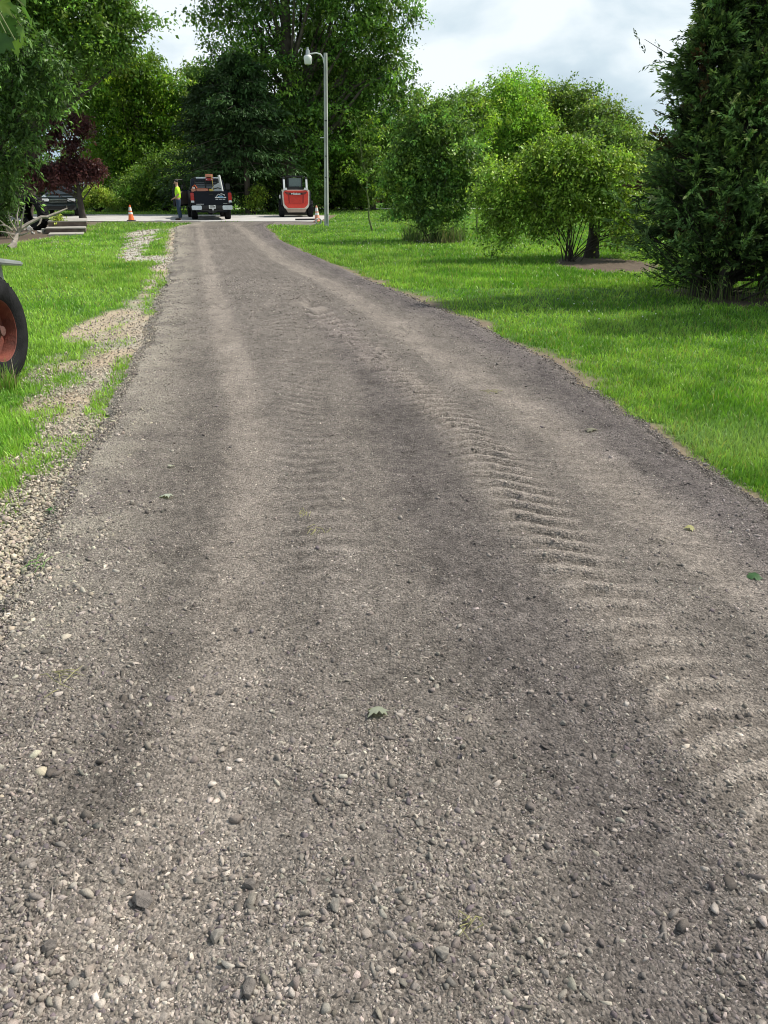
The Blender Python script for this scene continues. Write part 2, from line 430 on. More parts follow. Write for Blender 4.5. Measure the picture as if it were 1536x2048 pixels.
def stones_mesh(name, pos, size, col, rng, small=False, smooth=False, kind=None):
    BV, BF = kind or ((OV, OF) if small else (IV, IF))
    jit = .05 if (kind is not None) else .2
    n = len(pos); k = len(BV)
    v = BV[None]*(1+rng.normal(0, jit, (n, k, 1)))
    v = v*np.exp(rng.normal(0, .32, (n, 1, 3)))*np.array([1.15, .95, .72])
    Rm = rotmats(np.concatenate([np.ones((n, 1))*1.2, rng.normal(0, .35, (n, 2)), rng.normal(0, 1.5, (n, 1))], 1))
    v = np.einsum('nij,nkj->nki', Rm, v)*size[:, None, None]/2+pos[:, None]
    f = BF[None]+(np.arange(n)*k)[:, None, None]
    c = np.repeat(col, k, 0)
    return arrmesh(name, v.reshape(-1, 3), [f.reshape(-1, 3)], c, smooth)
def drive_z(X, Y):
    _, h, _, _ = drive_fields(X, Y); return .032+h
def sample_px(n, x0, x1, y0, y1):
    px = rng.uniform(x0, x1, n); py = rng.uniform(y0, y1, n); return Gv(px, py)
X, Y, T = sample_px(900000, -260, 1800, 560, 2300)
spill = rng.random(len(X)) < .10
ins = (X > XL(Y)-.03-.18*spill*rng.random(len(X))) & (X < XR(Y)+.04+.22*spill*rng.random(len(X))) & (Y < 17)
X, Y, T = X[ins], Y[ins], T[ins]
col, h, rg, ed = drive_fields(X, Y)
clump = sst(.35, .65, fbm(X*7, Y*7, 88)); cl2 = sst(.3, .7, fbm(X*1.6, Y*1.6, 89))
edgeL = np.exp(-((X-XL(Y)-.1)/.30)**2); edgeR = np.exp(-((XR(Y)-X-.1)/.25)**2)
px_m = T/770.
base = .0042*np.exp(rng.normal(0, .45, len(X)))
big = rng.random(len(X)) < (.09+.17*clump*cl2+.45*edgeL+.25*edgeR+.03*(1-sst(1.6, 3.2, Y)))
base = np.where(big,   .0080*np.exp(rng.normal(0, .44, len(X))), base)
base = np.where(rng.random(len(X)) < .005, .018*np.exp(rng.normal(0, .25, len(X))), base)
base = np.minimum(base, .028)
size = np.maximum(base, px_m*1.25*rng.uniform(.8, 1.3, len(X)))
keep = rng.random(len(X)) < np.clip(rg*(.20+.80*np.maximum(clump*.95, np.maximum(edgeL, edgeR)))*np.interp(Y, [5, 15], [1, .8]), 0, 1)
keep |= (big & (rng.random(len(X)) < .35))
X, Y, T, size, col, h, edgeL, edgeR, big = [a[keep] for a in (X, Y, T, size, col, h, edgeL, edgeR, big)]
nS = len(X)
var = np.exp(rng.normal(.16, 1, nS)*np.where(size < .006, .52, .42))[:, None]
sc = col*np.clip(var, .62, 2.2)
pal = rng.random(nS)
pm = (pal < .07+.55*np.exp(-((X-XL(Y))/.45)**2)*sst(2.0, 3.0, Y))[:, None]; sc = np.where(pm, np.array([.33, .295, .245])*rng.uniform(.7, 1.25, (nS, 1)), sc)
pm = (pal > .93)[:, None]; sc = np.where(pm, np.array([.15, .125, .125])*rng.uniform(.8, 1.2, (nS, 1)), sc)
sc *= 1+rng.normal(0, .018, (nS, 3))
sc *= 1.10
off_ = (X < XL(Y)-.03) | (X > XR(Y)+.04)
pos = np.stack([X, Y, np.where(off_, .004, .030+h)+size*rng.uniform(-.18, .20, nS)], 1)
M_stone = attr_mat('crushed_stone', rough=.9, nscale=260, nvar=.3, spec=.25, bump=.3)
pxs = size/(T/770.)
sm = pxs < 2.6
print('stones', nS, 'ico', (~sm).sum())
# two natural kinds of loose stone: fine chips and coarse gravel
props(link('fine_gravel', stones_mesh('fine_gravel', pos[sm], size[sm], sc[sm], rng, True), M_stone), 'fine crushed stone chips covering the driveway', 'gravel', kind='stuff')
def hulls(n=18, k=9):
    out = []; r_ = np.random.default_rng(5)
    for i in range(n):
        p = r_.normal(0, 1, (k+(i % 4), 3)); p = p/np.linalg.norm(p, axis=1, keepdims=True)*r_.uniform(.85, 1.1, (len(p), 1))
        bm = bmesh.new(); [bm.verts.new(q) for q in p]; bmesh.ops.convex_hull(bm, input=bm.verts)
        lo = [v for v in bm.verts if not v.link_faces]; [bm.verts.remove(v) for v in lo]; bm.verts.index_update()
        out.append((np.array([v.co[:] for v in bm.verts]), np.array([[q.index for q in f.verts] for f in bm.faces if len(f.verts) == 3]))); bm.free()
    return out
def mixed(pos, size, sc, rng):
    pr_ = hulls(); which = rng.integers(0, len(pr_), len(pos)); bm = bmesh.new()
    for i_, kd in enumerate(pr_):
        r = which == i_
        if not r.any(): continue
        a = stones_mesh('a', pos[r], size[r], sc[r], rng, kind=kd); bm.from_mesh(a); bpy.data.meshes.remove(a)
    me = bpy.data.meshes.new('coarse_gravel'); bm.to_mesh(me); bm.free(); return me
props(link('coarse_gravel', mixed(pos[~sm], size[~sm], sc[~sm], rng), M_stone), 'coarser loose grey brown stones over the driveway', 'gravel', kind='stuff')
# pale limestone on the left verge
X, Y, T = sample_px(240000, -420, 420, 440, 1700)
b1, _ = bareness(X, Y); d = XL(Y)-X
pp_ = pale_patch(X, Y)
ok = ((d > -.03) | ((d > -.32) & (rng.random(len(X)) < .30))) & (b1 > .2) & (rng.random(len(X)) < b1*.9) & (Y < 36) & (mulch(X, Y) < .3) & (rng.random(len(X)) < .12+.88*sst(2.3, 3.0, Y))
lf = sst(.35, .6, fbm(X*1.5, Y*1.5, 12)+.35*sst(5.5, 3, Y)-.08*sst(6.5, 10, Y))
ok &= rng.random(len(X)) < np.clip(.5+.5*lf+pp_, 0, 1)
X, Y, T, pp_, lf = X[ok], Y[ok], T[ok], pp_[ok], lf[ok]; nS = len(X)
size = np.maximum(.013*np.exp(rng.normal(0, .42, nS)), T/770*1.4)
lc = np.array([.47, .41, .32])*(1-.12*(1-lf[:, None]))
sc = lc*np.exp(rng.normal(-.05, .22, (nS, 1)))*(1+rng.normal(0, .03, (nS, 3)))
gm = (rng.random(nS) < .14)[:, None]; sc = np.where(gm & (pp_[:, None] < .5), BASE*rng.uniform(.8, 1.3, (nS, 1)), sc)
pos = np.stack([X, Y, size*rng.uniform(0, .3, nS)-.002+.034*(X > XL(Y))], 1)
props(link('pale_gravel', mixed(pos, size, sc, rng), M_stone), 'pale limestone chips along the left verge', 'gravel', kind='stuff')
print('pale', nS)

# ================================================================== GRASS
def blades(name, X, Y, Ln, W, col, rng, mat, seg2=True, lean=.55, z0=-.012):
    n = len(X); az = rng.uniform(0, 2*math.pi, n)
    dirx, diry = np.cos(az), np.sin(az)
    ln = np.abs(rng.normal(0, lean, n))+.15
    tipx, tipy = dirx*np.sin(ln)*Ln, diry*np.sin(ln)*Ln
    tipz = np.cos(ln)*Ln
    wa = rng.uniform(0, math.pi, n); wx, wy = np.cos(wa)*W/2, np.sin(wa)*W/2
    z = np.full(n, z0)
    b = np.stack([X, Y, z], 1)
    wv = np.stack([wx, wy, 0*wx], 1)
    tip = b+np.stack([tipx, tipy, tipz], 1)
    if seg2:
        mid = b+np.stack([tipx*.32, tipy*.32, tipz*.62], 1)
        V = np.stack([b-wv, b+wv, mid+wv*.85, mid-wv*.85, tip], 1).reshape(-1, 3)
        o = np.arange(n)*5
        q = np.stack([o, o+1, o+2, o+3], 1); t = np.stack([o+3, o+2, o+4], 1)
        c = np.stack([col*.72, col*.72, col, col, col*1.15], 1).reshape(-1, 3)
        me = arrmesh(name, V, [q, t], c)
    else:
        V = np.stack([b-wv, b+wv, tip], 1).reshape(-1, 3); o = np.arange(n)*3
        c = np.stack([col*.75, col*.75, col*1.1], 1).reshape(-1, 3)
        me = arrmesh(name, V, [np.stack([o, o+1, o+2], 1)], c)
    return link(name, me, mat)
M_grass = attr_mat('grass_blade', rough=.45, transl=.35, spec=.45, nvar=0)
def grass_cols(X, Y, n):
    g1 = np.array([.14, .31, .026]); g2 = np.array([.33, .51, .085]); g3 = np.array([.26, .27, .08])
    f = fbm(X*.7, Y*.7, 101); f2 = fbm(X*3, Y*3, 102)
    t = np.clip((f-.5)*2.8+(f2-.5)*1.8+.45+rng.normal(0, .22, n)+.3*(X < XL(Y)), 0, 1)[:, None]
    c = g1*(1-t)+g2*t
    pz = G(1420, 880); pale = np.exp(-(((X-pz[0])/.7)**2+((Y-pz[1])/.5)**2))*.7
    f3 = fbm(X*.22+4, Y*.22, 103)
    c = c*(.66+.70*f3[:, None]+.50*(f2[:, None]-.5))
    c = c*(1-pale[:, None])+np.array([.34, .46, .17])*pale[:, None]
    dry = (rng.random(n) < .06+.10*(f2 > .6)+.05*(np.abs(X-XR(Y)) < .5))[:, None]
    c = np.where(dry, g3*1.2, c)
    return c*np.exp(rng.normal(0, .16, (n, 1)))
def grass_field(n, y0, y1, x0, x1):
    X, Y, T = sample_px(n, x0, x1, y0, y1)
    bn, rd = bareness(X, Y)
    d = np.where(X < XL(Y), XL(Y)-X, X-XR(Y))
    creep = (d > -.07) & (d < .02) & (rng.random(n) < .12)
    keep = ((rng.random(n) > bn**.8*.985) & (bn < .995) | creep) & (~rd)
    return X[keep], Y[keep], T[keep], bn[keep], d[keep]
X1, Y1, T1, B1, D1 = grass_field(620000, 530, 1500, -420, 1960)
sel = Y1 < 14
X1, Y1, T1, B1, D1 = X1[sel], Y1[sel], T1[sel], B1[sel], D1[sel]
n = len(X1)
Ln = (.038+.032*fbm(X1*2.5, Y1*2.5, 61))*np.exp(rng.normal(0, .28, n))*(1-.45*B1)
Ln *= np.interp(D1, [0, .25, .8], [.65, .9, 1])
W = np.maximum(.0042, T1/770*.85)*rng.uniform(.7, 1.3, n)
print('near blades', n)
props(blades('grass', X1, Y1, Ln, W, grass_cols(X1, Y1, n), rng, M_grass), 'short bright green mown grass of the lawn', 'grass', kind='stuff')
X2, Y2, T2, B2, D2 = grass_field(520000, 408, 700, -420, 1960)
sel = (Y2 >= 13.5) & (Y2 < 120) & (rng.random(len(Y2)) < np.interp(Y2, [14, 30, 60], [1, 1, 1]))
X2, Y2, T2, B2 = X2[sel], Y2[sel], T2[sel], B2[sel]
n = len(X2); W = T2/770*1.1*rng.uniform(.7, 1.3, n)
Ln = .070*np.exp(rng.normal(0, .25, n))*(1-.4*B2)
print('far blades', n)
props(blades('distant_grass', X2, Y2, Ln, W, grass_cols(X2, Y2, n), rng, M_grass, seg2=False), 'mown grass of the lawn farther from the camera', 'grass', kind='stuff')
# extra density close to the road edge for the foreground
# ================================================================== VEGETATION
GAIN = 1.85
M_leaf = attr_mat('foliage_leaf', rough=.5, transl=.32, spec=.35, nvar=0)
M_needle = attr_mat('conifer_foliage', rough=.6, transl=.12, spec=.25, nvar=0)
M_bark = plain('rough_bark', (.085, .068, .052), .95, var=.4, scale=3, bump=.9)
M_darkbark = plain('dark_bark', (.05, .04, .032), .95, var=.4, scale=4, bump=.9)
M_drywood = plain('bleached_wood', (.29, .25, .21), .9, var=.3, scale=9, bump=.5)
M_sprig = plain('green_stem', (.13, .16, .05), .8, var=.3, scale=9)
def unit(v): return v/np.maximum(np.linalg.norm(v, axis=-1, keepdims=True), 1e-9)
def leaf_mesh(name, pos, axis, nrm, ln, wd, col):
    side = unit(np.cross(nrm, axis)); n = len(pos)
    L = ln[:, None]; W = wd[:, None]
    V = np.stack([pos, pos+axis*L*.45+side*W*.5, pos+axis*L, pos+axis*L*.45-side*W*.5], 1).reshape(-1, 3)
    V[2::4, 2] -= (ln*.12)
    f = np.arange(n*4).reshape(n, 4)
    return arrmesh(name, V, [f], np.repeat(col, 4, 0))
def crown_points(rng, lobes, K, shell=.45):
    lb = np.array(lobes); w = lb[:, 3]**2; k = rng.choice(len(lb), K, p=w/w.sum())
    d = unit(rng.normal(0, 1, (K, 3))+np.array([0, 0, .12]))
    # uneven surface: bumps shared by neighbouring directions, gaps and outlying sprigs
    bump_ = np.sin(d[:, 0]*5.3+k*1.7)*np.sin(d[:, 1]*4.7+k*2.9)*np.sin(d[:, 2]*5.1+k)
    r = lb[k, 3]*(shell+(1-shell)*rng.random(K)**.6)*(1+.12*rng.normal(0, 1, K))*(1+.38*bump_)
    r = np.where(rng.random(K) < .07, lb[k, 3]*rng.uniform(1.0, 1.28, K), r)
    return lb[k, :3]+d*r[:, None]*np.array([1, 1, .92]), d, k
def broadleaf(name, parent, lobes, nleaf, ln, col, seed, per=42, cr=.5, shell=.45, aspect=.55, mat=None, zmin=.05, droop=.35, hue=.18, dry=0, sub=4, lift=.25):
    rng = np.random.default_rng(seed)
    K = max(4, nleaf//per)
    c, d, k = crown_points(rng, lobes, K, shell)
    c = c[c[:, 2] > zmin+cr*.3]; K = len(c)
    # each clump is several short twigs carrying leaves in a row
    ct = GAIN*np.exp(rng.normal(0, .45, K)); hs = rng.normal(0, hue, K)
    tw = unit(rng.normal(0, 1, (K, sub, 3))*np.array([1, 1, .55])+np.array([0, 0, lift]))*cr*rng.uniform(.7, 1.5, (K, sub, 1))
    i = rng.integers(0, K, nleaf); j = rng.integers(0, sub, nleaf); s = rng.random(nleaf)
    pos = c[i]+tw[i, j]*s[:, None]*1.25+rng.normal(0, .17, (nleaf, 3))*cr
    pos[:, 2] -= droop*cr*s*s
    ax = unit(unit(tw[i, j])*.6+rng.normal(0, .6, (nleaf, 3))+np.array([0, 0, -.35]))
    nr = unit(rng.normal(0, .75, (nleaf, 3))+np.array([0, 0, .8]))
    L = ln*np.exp(rng.normal(0, .22, nleaf)); W = L*aspect*rng.uniform(.8, 1.2, nleaf)
    c0 = np.array(col)*np.array([1.12, .94, .9])
    warm = np.array([1.35, 1.08, .75])
    h = np.clip(hs[i]+rng.normal(0, hue*.5, nleaf), -1, 1)[:, None]
    cc = c0*np.where(h > 0, 1+(warm-1)*h*2.0, 1+h*np.array([.75, .35, .2]))
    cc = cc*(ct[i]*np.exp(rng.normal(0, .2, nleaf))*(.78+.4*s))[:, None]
    if dry:
        m = (rng.random(nleaf) < dry)[:, None]; cc = np.where(m, np.array([.22, .17, .06]), cc)
    ok = pos[:, 2] > zmin
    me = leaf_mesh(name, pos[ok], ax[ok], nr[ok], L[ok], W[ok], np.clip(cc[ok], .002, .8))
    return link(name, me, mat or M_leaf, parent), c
def woody(name, parent, base, tops, rng, r0, mat, hfork=.35, lobes=None, twigs=None, top=None, lean=(0, 0)):
    """tapered trunk with limbs reaching the given points"""
    b = MB(); base = Vector(base)
    top = Vector(top) if top is not None else base+Vector((0, 0, 5))
    n = 9; pts = []; rs = []
    for i in range(n):
        t = i/(n-1); p = base.lerp(top, t)+Vector((rng.normal(0, .02), rng.normal(0, .02), 0))*(top-base).length*(.5 if 0 < i else 0)
        if i == 0: p.z -= .05
        pts.append(p); rs.append(r0*(1.25 if i == 0 else (1-.72*t)))
    b.tube(pts, rs, 9)
    for tp in tops:
        tp = Vector(tp)
        # leave the trunk where a limb would
        zt = base.z+(tp.z-base.z)*rng.uniform(hfork, hfork+.3)
        t = min(max((zt-base.z)/max(.1, top.z-base.z), .1), .96)
        s = base.lerp(top, t); k = int(t*(n-1)); s = pts[k].lerp(pts[min(k+1, n-1)], t*(n-1)-k)
        m1 = s.lerp(tp, .4)+Vector((0, 0, -.05*(tp-s).length)); m2 = s.lerp(tp, .75)+Vector((rng.normal(0, .06), rng.normal(0, .06), .03))*(tp-s).length
        r = r0*(1-.72*t)*rng.uniform(.22, .42)*min(1, .3+(tp-s).length/4)
        b.tube([s, m1, m2, tp], [r, r*.75, r*.45, r*.12], 6)
    return b.build(name, mat, parent, smooth=True)
def lobes_px(D, L, rng, spread=.5):
    out = []
    for px, py, r in L:
        R = r/F*zc(D, 2); dd = D+rng.uniform(-spread, spread)*R
        p = P(px, py, dd); out.append((p[0], p[1], p[2], R))
    return out
LN = [0]
def tree(name, label, cat, px, D, L, nleaf, ln, col, r0, seed, group=None, top=None, per=42, cr=.5, spread=.6, limbs=14, mat=None, bark=None, **kw):
    rng = np.random.default_rng(seed+500)
    root = empty(name, (0, 0, 0), 0, label, cat, group)
    bx = XA(px, D); root.location = (bx, D, 0)
    lb = lobes_px(D, L, rng, spread); lb = [(x-bx, y-D, z, r) for x, y, z, r in lb]
    o, c = broadleaf('crown', root, lb, nleaf, ln, col, seed, per=per, cr=cr, mat=mat, **kw)
    zt = max(l[2]+l[3]*.5 for l in lb)
    if top is not None: q = P(top[0], top[1], D); tp = (q[0]-bx, 0, q[2])
    else:
        l = max(lb, key=lambda l: l[2]); tp = (l[0]*.7, l[1]*.5, l[2]+l[3]*.3)
    tops = [l[:3] for l in lb]+[tuple(x) for x in c[rng.choice(len(c), min(limbs, len(c)), replace=False)]]
    woody('trunk', root, (0, 0, 0), tops, rng, r0, bark or M_bark, top=tp)
    return root
def bush(name, label, cat, px, D, L, nleaf, ln, col, seed, group=None, stems=9, sr=.03, **kw):
    rng = np.random.default_rng(seed+900)
    root = empty(name, (XA(px, D), D, 0), 0, label, cat, group); bx = XA(px, D)
    lb = [(x-bx, y-D, z, r) for x, y, z, r in lobes_px(D, L, rng, kw.pop('spread', .4))]
    o, c = broadleaf('foliage', root, lb, nleaf, ln, col, seed, **kw)
    b = MB(); pick = c[rng.choice(len(c), min(stems*2, len(c)), replace=False)]
    for k, tp in enumerate(pick):
        a = rng.uniform(0, 6.28); q = rng.uniform(0, .22)
        s = Vector((math.cos(a)*q, math.sin(a)*q, -.04)); tp = Vector(tp)
        m = s.lerp(tp, .45)+Vector((0, 0, .12*(tp-s).length))
        b.tube([s, s.lerp(m, .5)+Vector((0, 0, .05)), m, tp], [sr, sr*.8, sr*.6, sr*.15], 6)
    b.build('stems', M_darkbark, root, smooth=True)
    return root

DG = (.065, .118, .025); MG = (.088, .155, .030); LG = (.120, .210, .032); YG = (.20, .32, .035)
# --- big trees beyond the road
tree('shade_tree', 'tall broad deciduous tree with forked dark trunk rising behind the parked pickup', 'tree', 582, 53,
     [(415, 40, 28), (455, 5, 40), (412, 90, 16), (520, 60, 55), (590, -30, 80), (640, 60, 60), (700, 0, 70), (775, 5, 36), (836, 22, 20), (842, 48, 6), (740, 90, 60), (660, 150, 60), (560, 170, 62),
      (480, 130, 60), (430, 160, 35), (772, 140, 44), (818, 188, 32), (760, 210, 60), (680, 240, 70), (590, 260, 60), (500, 240, 60), (720, -110, 90), (560, -150, 110), (455, -70, 45), (800, -60, 45)],
     98000, .19, (.058, .125, .024), .62, 1, top=(570, -120), per=60, cr=.75, shell=.5, limbs=30)
tree('shade_tree', 'tall dark tree beside the yard light, with two thin trunks showing above the red loader', 'tree', 625, 57,
     [(640, 110, 50), (690, 180, 60), (620, 210, 60), (600, 300, 60), (660, 330, 60), (700, 290, 55), (610, 370, 40), (740, 330, 50), (570, 330, 45), (790, 260, 50)],
     60000, .19, DG, .40, 2, top=(640, 20), per=55, cr=.7, limbs=20)
tree('shade_tree', 'large leafy tree filling the upper left corner of the view behind the drive', 'tree', 40, 44,
     [(60, 40, 80), (150, 10, 70), (230, 30, 48), (262, 30, 24), (315, 48, 8), (190, 90, 60), (100, 130, 75), (20, 150, 80), (240, 95, 26), (-60, 60, 110), (60, -80, 100), (180, -90, 60), (235, -50, 30), (-80, 250, 90)],
     95000, .17, (.058, .125, .022), .5, 3, top=(110, -80), per=50, cr=.65)
tree('shade_tree', 'yellowish green drooping tree left of the sky gap, behind the orange cone', 'tree', 262, 60,
     [(230, 150, 50), (280, 152, 32), (335, 165, 20), (365, 185, 22), (250, 220, 65), (320, 220, 58), (200, 250, 60), (360, 250, 45), (280, 300, 60), (220, 340, 50), (340, 320, 45), (170, 180, 50), (300, 122, 12)],
     80000, .18, (.080, .158, .020), .35, 4, per=50, cr=.7, hue=.25)
tree('shade_tree', 'mid green tree in the far row between the sky gap and the pickup', 'tree', 395, 64,
     [(388, 152, 16), (415, 162, 20), (430, 205, 45), (390, 230, 45), (410, 290, 60), (370, 330, 45), (450, 340, 50)], 45000, .19, MG, .3, 5, per=50, cr=.7)
tree('shade_tree', 'light green rounded tree behind the loader lawn, right of the yard light', 'tree', 745, 60,
     [(740, 270, 45), (700, 300, 40), (780, 300, 45), (730, 340, 50), (690, 350, 35), (790, 350, 45), (820, 280, 40), (840, 340, 45)], 50000, .18, (.075, .150, .022), .25, 6, per=45, cr=.6)
# --- far tree line on the right
tree('far_tree', 'light green tree in the far row just behind the upright bush', 'tree', 935, 70,
     [(905, 235, 40), (945, 215, 36), (985, 220, 32), (900, 290, 50), (960, 280, 55), (930, 340, 50), (985, 340, 45)], 42000, .2, (.075, .14, .03), .3, 7, per=45, cr=.8)
tree('far_tree', 'tallest bright green tree of the far row with a feathery pointed top', 'tree', 1035, 68,
     [(1028, 178, 22), (1010, 205, 34), (1050, 205, 36), (1020, 250, 48), (1065, 260, 42), (1030, 310, 50), (1040, 360, 45)], 42000, .19, (.12, .235, .035), .3, 8, per=40, cr=.75, lift=.9)
tree('far_tree', 'olive green tree of the far row behind the low spreading shrub', 'tree', 1130, 70,
     [(1095, 215, 34), (1130, 205, 30), (1165, 215, 34), (1110, 260, 45), (1160, 265, 42), (1130, 320, 55), (1170, 345, 45), (1095, 330, 40)], 42000, .2, (.070, .125, .03), .3, 9, per=40, cr=.8, lift=.9)
tree('far_tree', 'pale olive tree at the far right end of the distant row', 'tree', 1225, 66,
     [(1200, 240, 32), (1235, 262, 30), (1262, 290, 26), (1210, 290, 42), (1250, 330, 42), (1300, 330, 40), (1215, 355, 45), (1290, 380, 40)], 42000, .2, (.080, .135, .035), .3, 10, per=40, cr=.8, lift=.7)
tree('far_tree', 'hazy grey green tree glimpsed behind the right edge of the juniper', 'tree', 1420, 74,
     [(1350, 330, 40), (1400, 320, 50), (1460, 330, 50), (1520, 320, 60), (1590, 300, 70), (1380, 370, 40), (1480, 380, 45), (1700, 290, 90)], 30000, .24, (.09, .16, .05), .3, 11, per=45, cr=.9)
# --- conifer with the bare lower trunk behind the pickup
def conifer(name, label, cat, px, D, ht, zlow, rmax, seed, col, r0, nb=110, ln=.16, per=150, clear=0):
    rng = np.random.default_rng(seed); root = empty(name, (XA(px, D), D, 0), 0, label, cat)
    tw = MB(); tw.tube([(0, 0, -.05), (.05, 0, ht*.35), (.0, .05, ht*.7), (0, 0, ht)], [r0*1.15, r0*.9, r0*.5, .03], 9)
    pos = []; ax = []; cl = []
    for i in range(nb):
        t = rng.random()**.9; z = zlow+(ht-zlow)*t; R = rmax*(1-t)**.5*rng.uniform(.45, 1.15)+.25
        a = rng.uniform(0, 6.283); dr = np.array([math.cos(a), math.sin(a), 0.])
        tip = np.array([0, 0, z])+dr*R+np.array([0, 0, -.18*R+.1*R*t])
        tw.tube([(0, 0, z), tuple(np.array([0, 0, z])+dr*R*.5+np.array([0, 0, -.02*R])), tuple(tip)], [.035, .022, .006], 5)
        s = rng.random(per)**.7; sd = np.cross(dr, [0, 0, 1.])
        q = np.array([0, 0, z])+(tip-np.array([0, 0, z]))*s[:, None]+sd*rng.normal(0, .22, (per, 1))*R*(1.1-s[:, None]*.6)
        q[:, 2] -= np.abs(rng.normal(0, .14, per))*R*.5
        pos.append(q); ax.append(unit(dr*1.0+rng.normal(0, .6, (per, 3))+np.array([0, 0, -.2])))
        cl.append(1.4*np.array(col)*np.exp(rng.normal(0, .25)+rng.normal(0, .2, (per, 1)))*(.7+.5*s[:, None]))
    pos = np.concatenate(pos); ax = np.concatenate(ax); cl = np.concatenate(cl); n = len(pos)
    # bare snags low on the trunk
    for i in range(9):
        z = rng.uniform(.9, zlow+.6); a = rng.uniform(0, 6.283); L_ = rng.uniform(.5, 1.8)
        tw.tube([(0, 0, z), (math.cos(a)*L_*.5, math.sin(a)*L_*.5, z+.05), (math.cos(a)*L_, math.sin(a)*L_, z-.15)], [.03, .02, .006], 5)
    tw.build('trunk', M_bark, root, smooth=True)
    L_ = ln*np.exp(rng.normal(0, .25, n))
    link('crown', leaf_mesh('crown', pos, ax, unit(rng.normal(0, .7, (n, 3))+np.array([0, 0, .8])), L_, L_*.32, cl), M_needle, root)
    return root
conifer('pine_tree', 'dark conifer with bare grey lower trunk right of the pickup', 'tree', 497, 50, 8.4, 2.6, 3.8, 21, (.030, .060, .018), .17, nb=190, ln=.24)
conifer('pine_tree', 'dark brownish conifer directly behind the pickup cab', 'tree', 445, 52, 7.6, 1.4, 3.8, 22, (.032, .055, .018), .16, nb=180, ln=.25)
# --- understorey behind the road
bush('understory_bush', 'dark leafy thicket right behind the man in the yellow shirt', 'bush', 335, 56, [(300, 370, 42), (340, 345, 45), (375, 370, 42), (330, 400, 30), (270, 385, 34)], 26000, .15, (.08, .155, .03), 31, cr=.5, sr=.05)
bush('understory_bush', 'dark thicket between the conifer trunk and the red loader', 'bush', 540, 54, [(520, 380, 36), (560, 360, 42), (600, 370, 42), (550, 405, 24), (500, 400, 20)], 24000, .15, (.075, .15, .03), 32, cr=.5, sr=.05)
bush('understory_bush', 'small yellow green bush at the foot of the conifer trunk', 'bush', 508, 50, [(508, 402, 14), (514, 385, 12)], 2600, .11, (.12, .20, .03), 33, cr=.3)
bush('understory_bush', 'thicket of shrubs right behind the yard light pole', 'bush', 665, 60, [(640, 380, 38), (680, 375, 40), (655, 400, 26), (700, 395, 26)], 20000, .15, (.075, .15, .028), 34, cr=.5, sr=.05)
bush('understory_bush', 'rounded yellow green bush at the back of the lawn, left of the upright bush', 'bush', 722, 58, [(712, 395, 20), (732, 390, 22), (722, 375, 20)], 6500, .13, (.10, .19, .03), 35, cr=.35)
bush('weed_clump', 'tall pale yellow green weeds behind the road, left of the orange cone', 'weeds', 195, 54, [(180, 405, 16), (205, 400, 18), (228, 410, 14), (165, 410, 12), (190, 388, 12)], 11000, .15, (.16, .25, .05), 36, cr=.35, lift=1.2, aspect=.3)
bush('understory_bush', 'dark bush on the far side of the road behind the left traffic cone', 'bush', 262, 57, [(255, 395, 24), (275, 405, 20)], 6000, .14, (.05, .11, .02), 37, cr=.4)
bush('understory_bush', 'dark thicket behind the parked dark car', 'bush', 90, 58, [(60, 380, 50), (120, 370, 45), (0, 370, 60), (-80, 370, 70), (150, 395, 26)], 26000, .16, DG, 38, cr=.6, sr=.05)
bush('understory_bush', 'shaded thicket at the back of the lawn behind the low shrub', 'bush', 1080, 66, [(1000, 380, 42), (1060, 375, 42), (1120, 385, 40), (1180, 385, 40), (1240, 390, 36), (940, 385, 36), (1300, 390, 40)], 34000, .17, (.06, .125, .026), 39, cr=.6, sr=.05)
bush('understory_bush', 'shaded thicket at the back of the lawn behind the upright bush', 'bush', 850, 64, [(800, 385, 36), (850, 375, 42), (900, 380, 40), (775, 375, 24)], 18000, .16, (.055, .12, .024), 40, cr=.5, sr=.05)
# --- far wood closing the view
rng = np.random.default_rng(77)
far = [(x, 92+8*math.sin(x*.13), 2.6+1.3*rng.random(), 4.2) for x in np.arange(-95, 120, 4.2)]
o, _ = broadleaf('far_wood', None, far, 70000, .42, (.045, .095, .026), 78, per=60, cr=1.3)
props(o, 'dark far off wood closing the view behind the trees', 'wood', kind='stuff')

# --- left foreground trees
tree('ash_tree', 'dark tree with long hanging leaves at the left edge above the tractor tyre', 'tree', -60, 27,
     [(30, 120, 30), (80, 150, 22), (110, 120, 16), (20, 60, 34), (90, 90, 18), (125, 165, 14), (30, 190, 30), (78, 205, 22), (20, 250, 30), (60, 270, 18), (98, 200, 16), (5, 320, 30), (52, 320, 14), (-60, 280, 70), (-80, 380, 70), (-40, 180, 60), (88, 250, 10), (12, 375, 20), (42, 372, 10), (0, 410, 20), (28, 398, 10)],
     26000, .17, (.045, .095, .026), .2, 12, top=(-40, 160), per=34, cr=.40, aspect=.34, droop=.9, lift=-.1, hue=.1)
tree('purple_tree', 'small dark purple leaved tree overhanging the parked dark car', 'tree', 166, 43.0,
     [(110, 242, 15), (155, 245, 18), (168, 262, 12), (92, 288, 15), (145, 290, 13), (115, 270, 9), (55, 345, 14), (85, 350, 24), (130, 345, 26), (165, 338, 18), (190, 335, 13), (180, 355, 10), (200, 345, 8), (100, 362, 14), (60, 345, 20), (150, 320, 12)],
     17000, .14, (.042, .018, .020), .17, 13, top=(150, 320), per=30, cr=.32, spread=.5, hue=.05, bark=M_darkbark, droop=.5)
bush('garden_shrub', 'pale variegated small shrub beside the concrete steps', 'bush', 113, 30.5, [(113, 446, 9), (110, 458, 8), (116, 436, 6)], 1500, .06, (.24, .34, .08), 41, cr=.12, sr=.008)
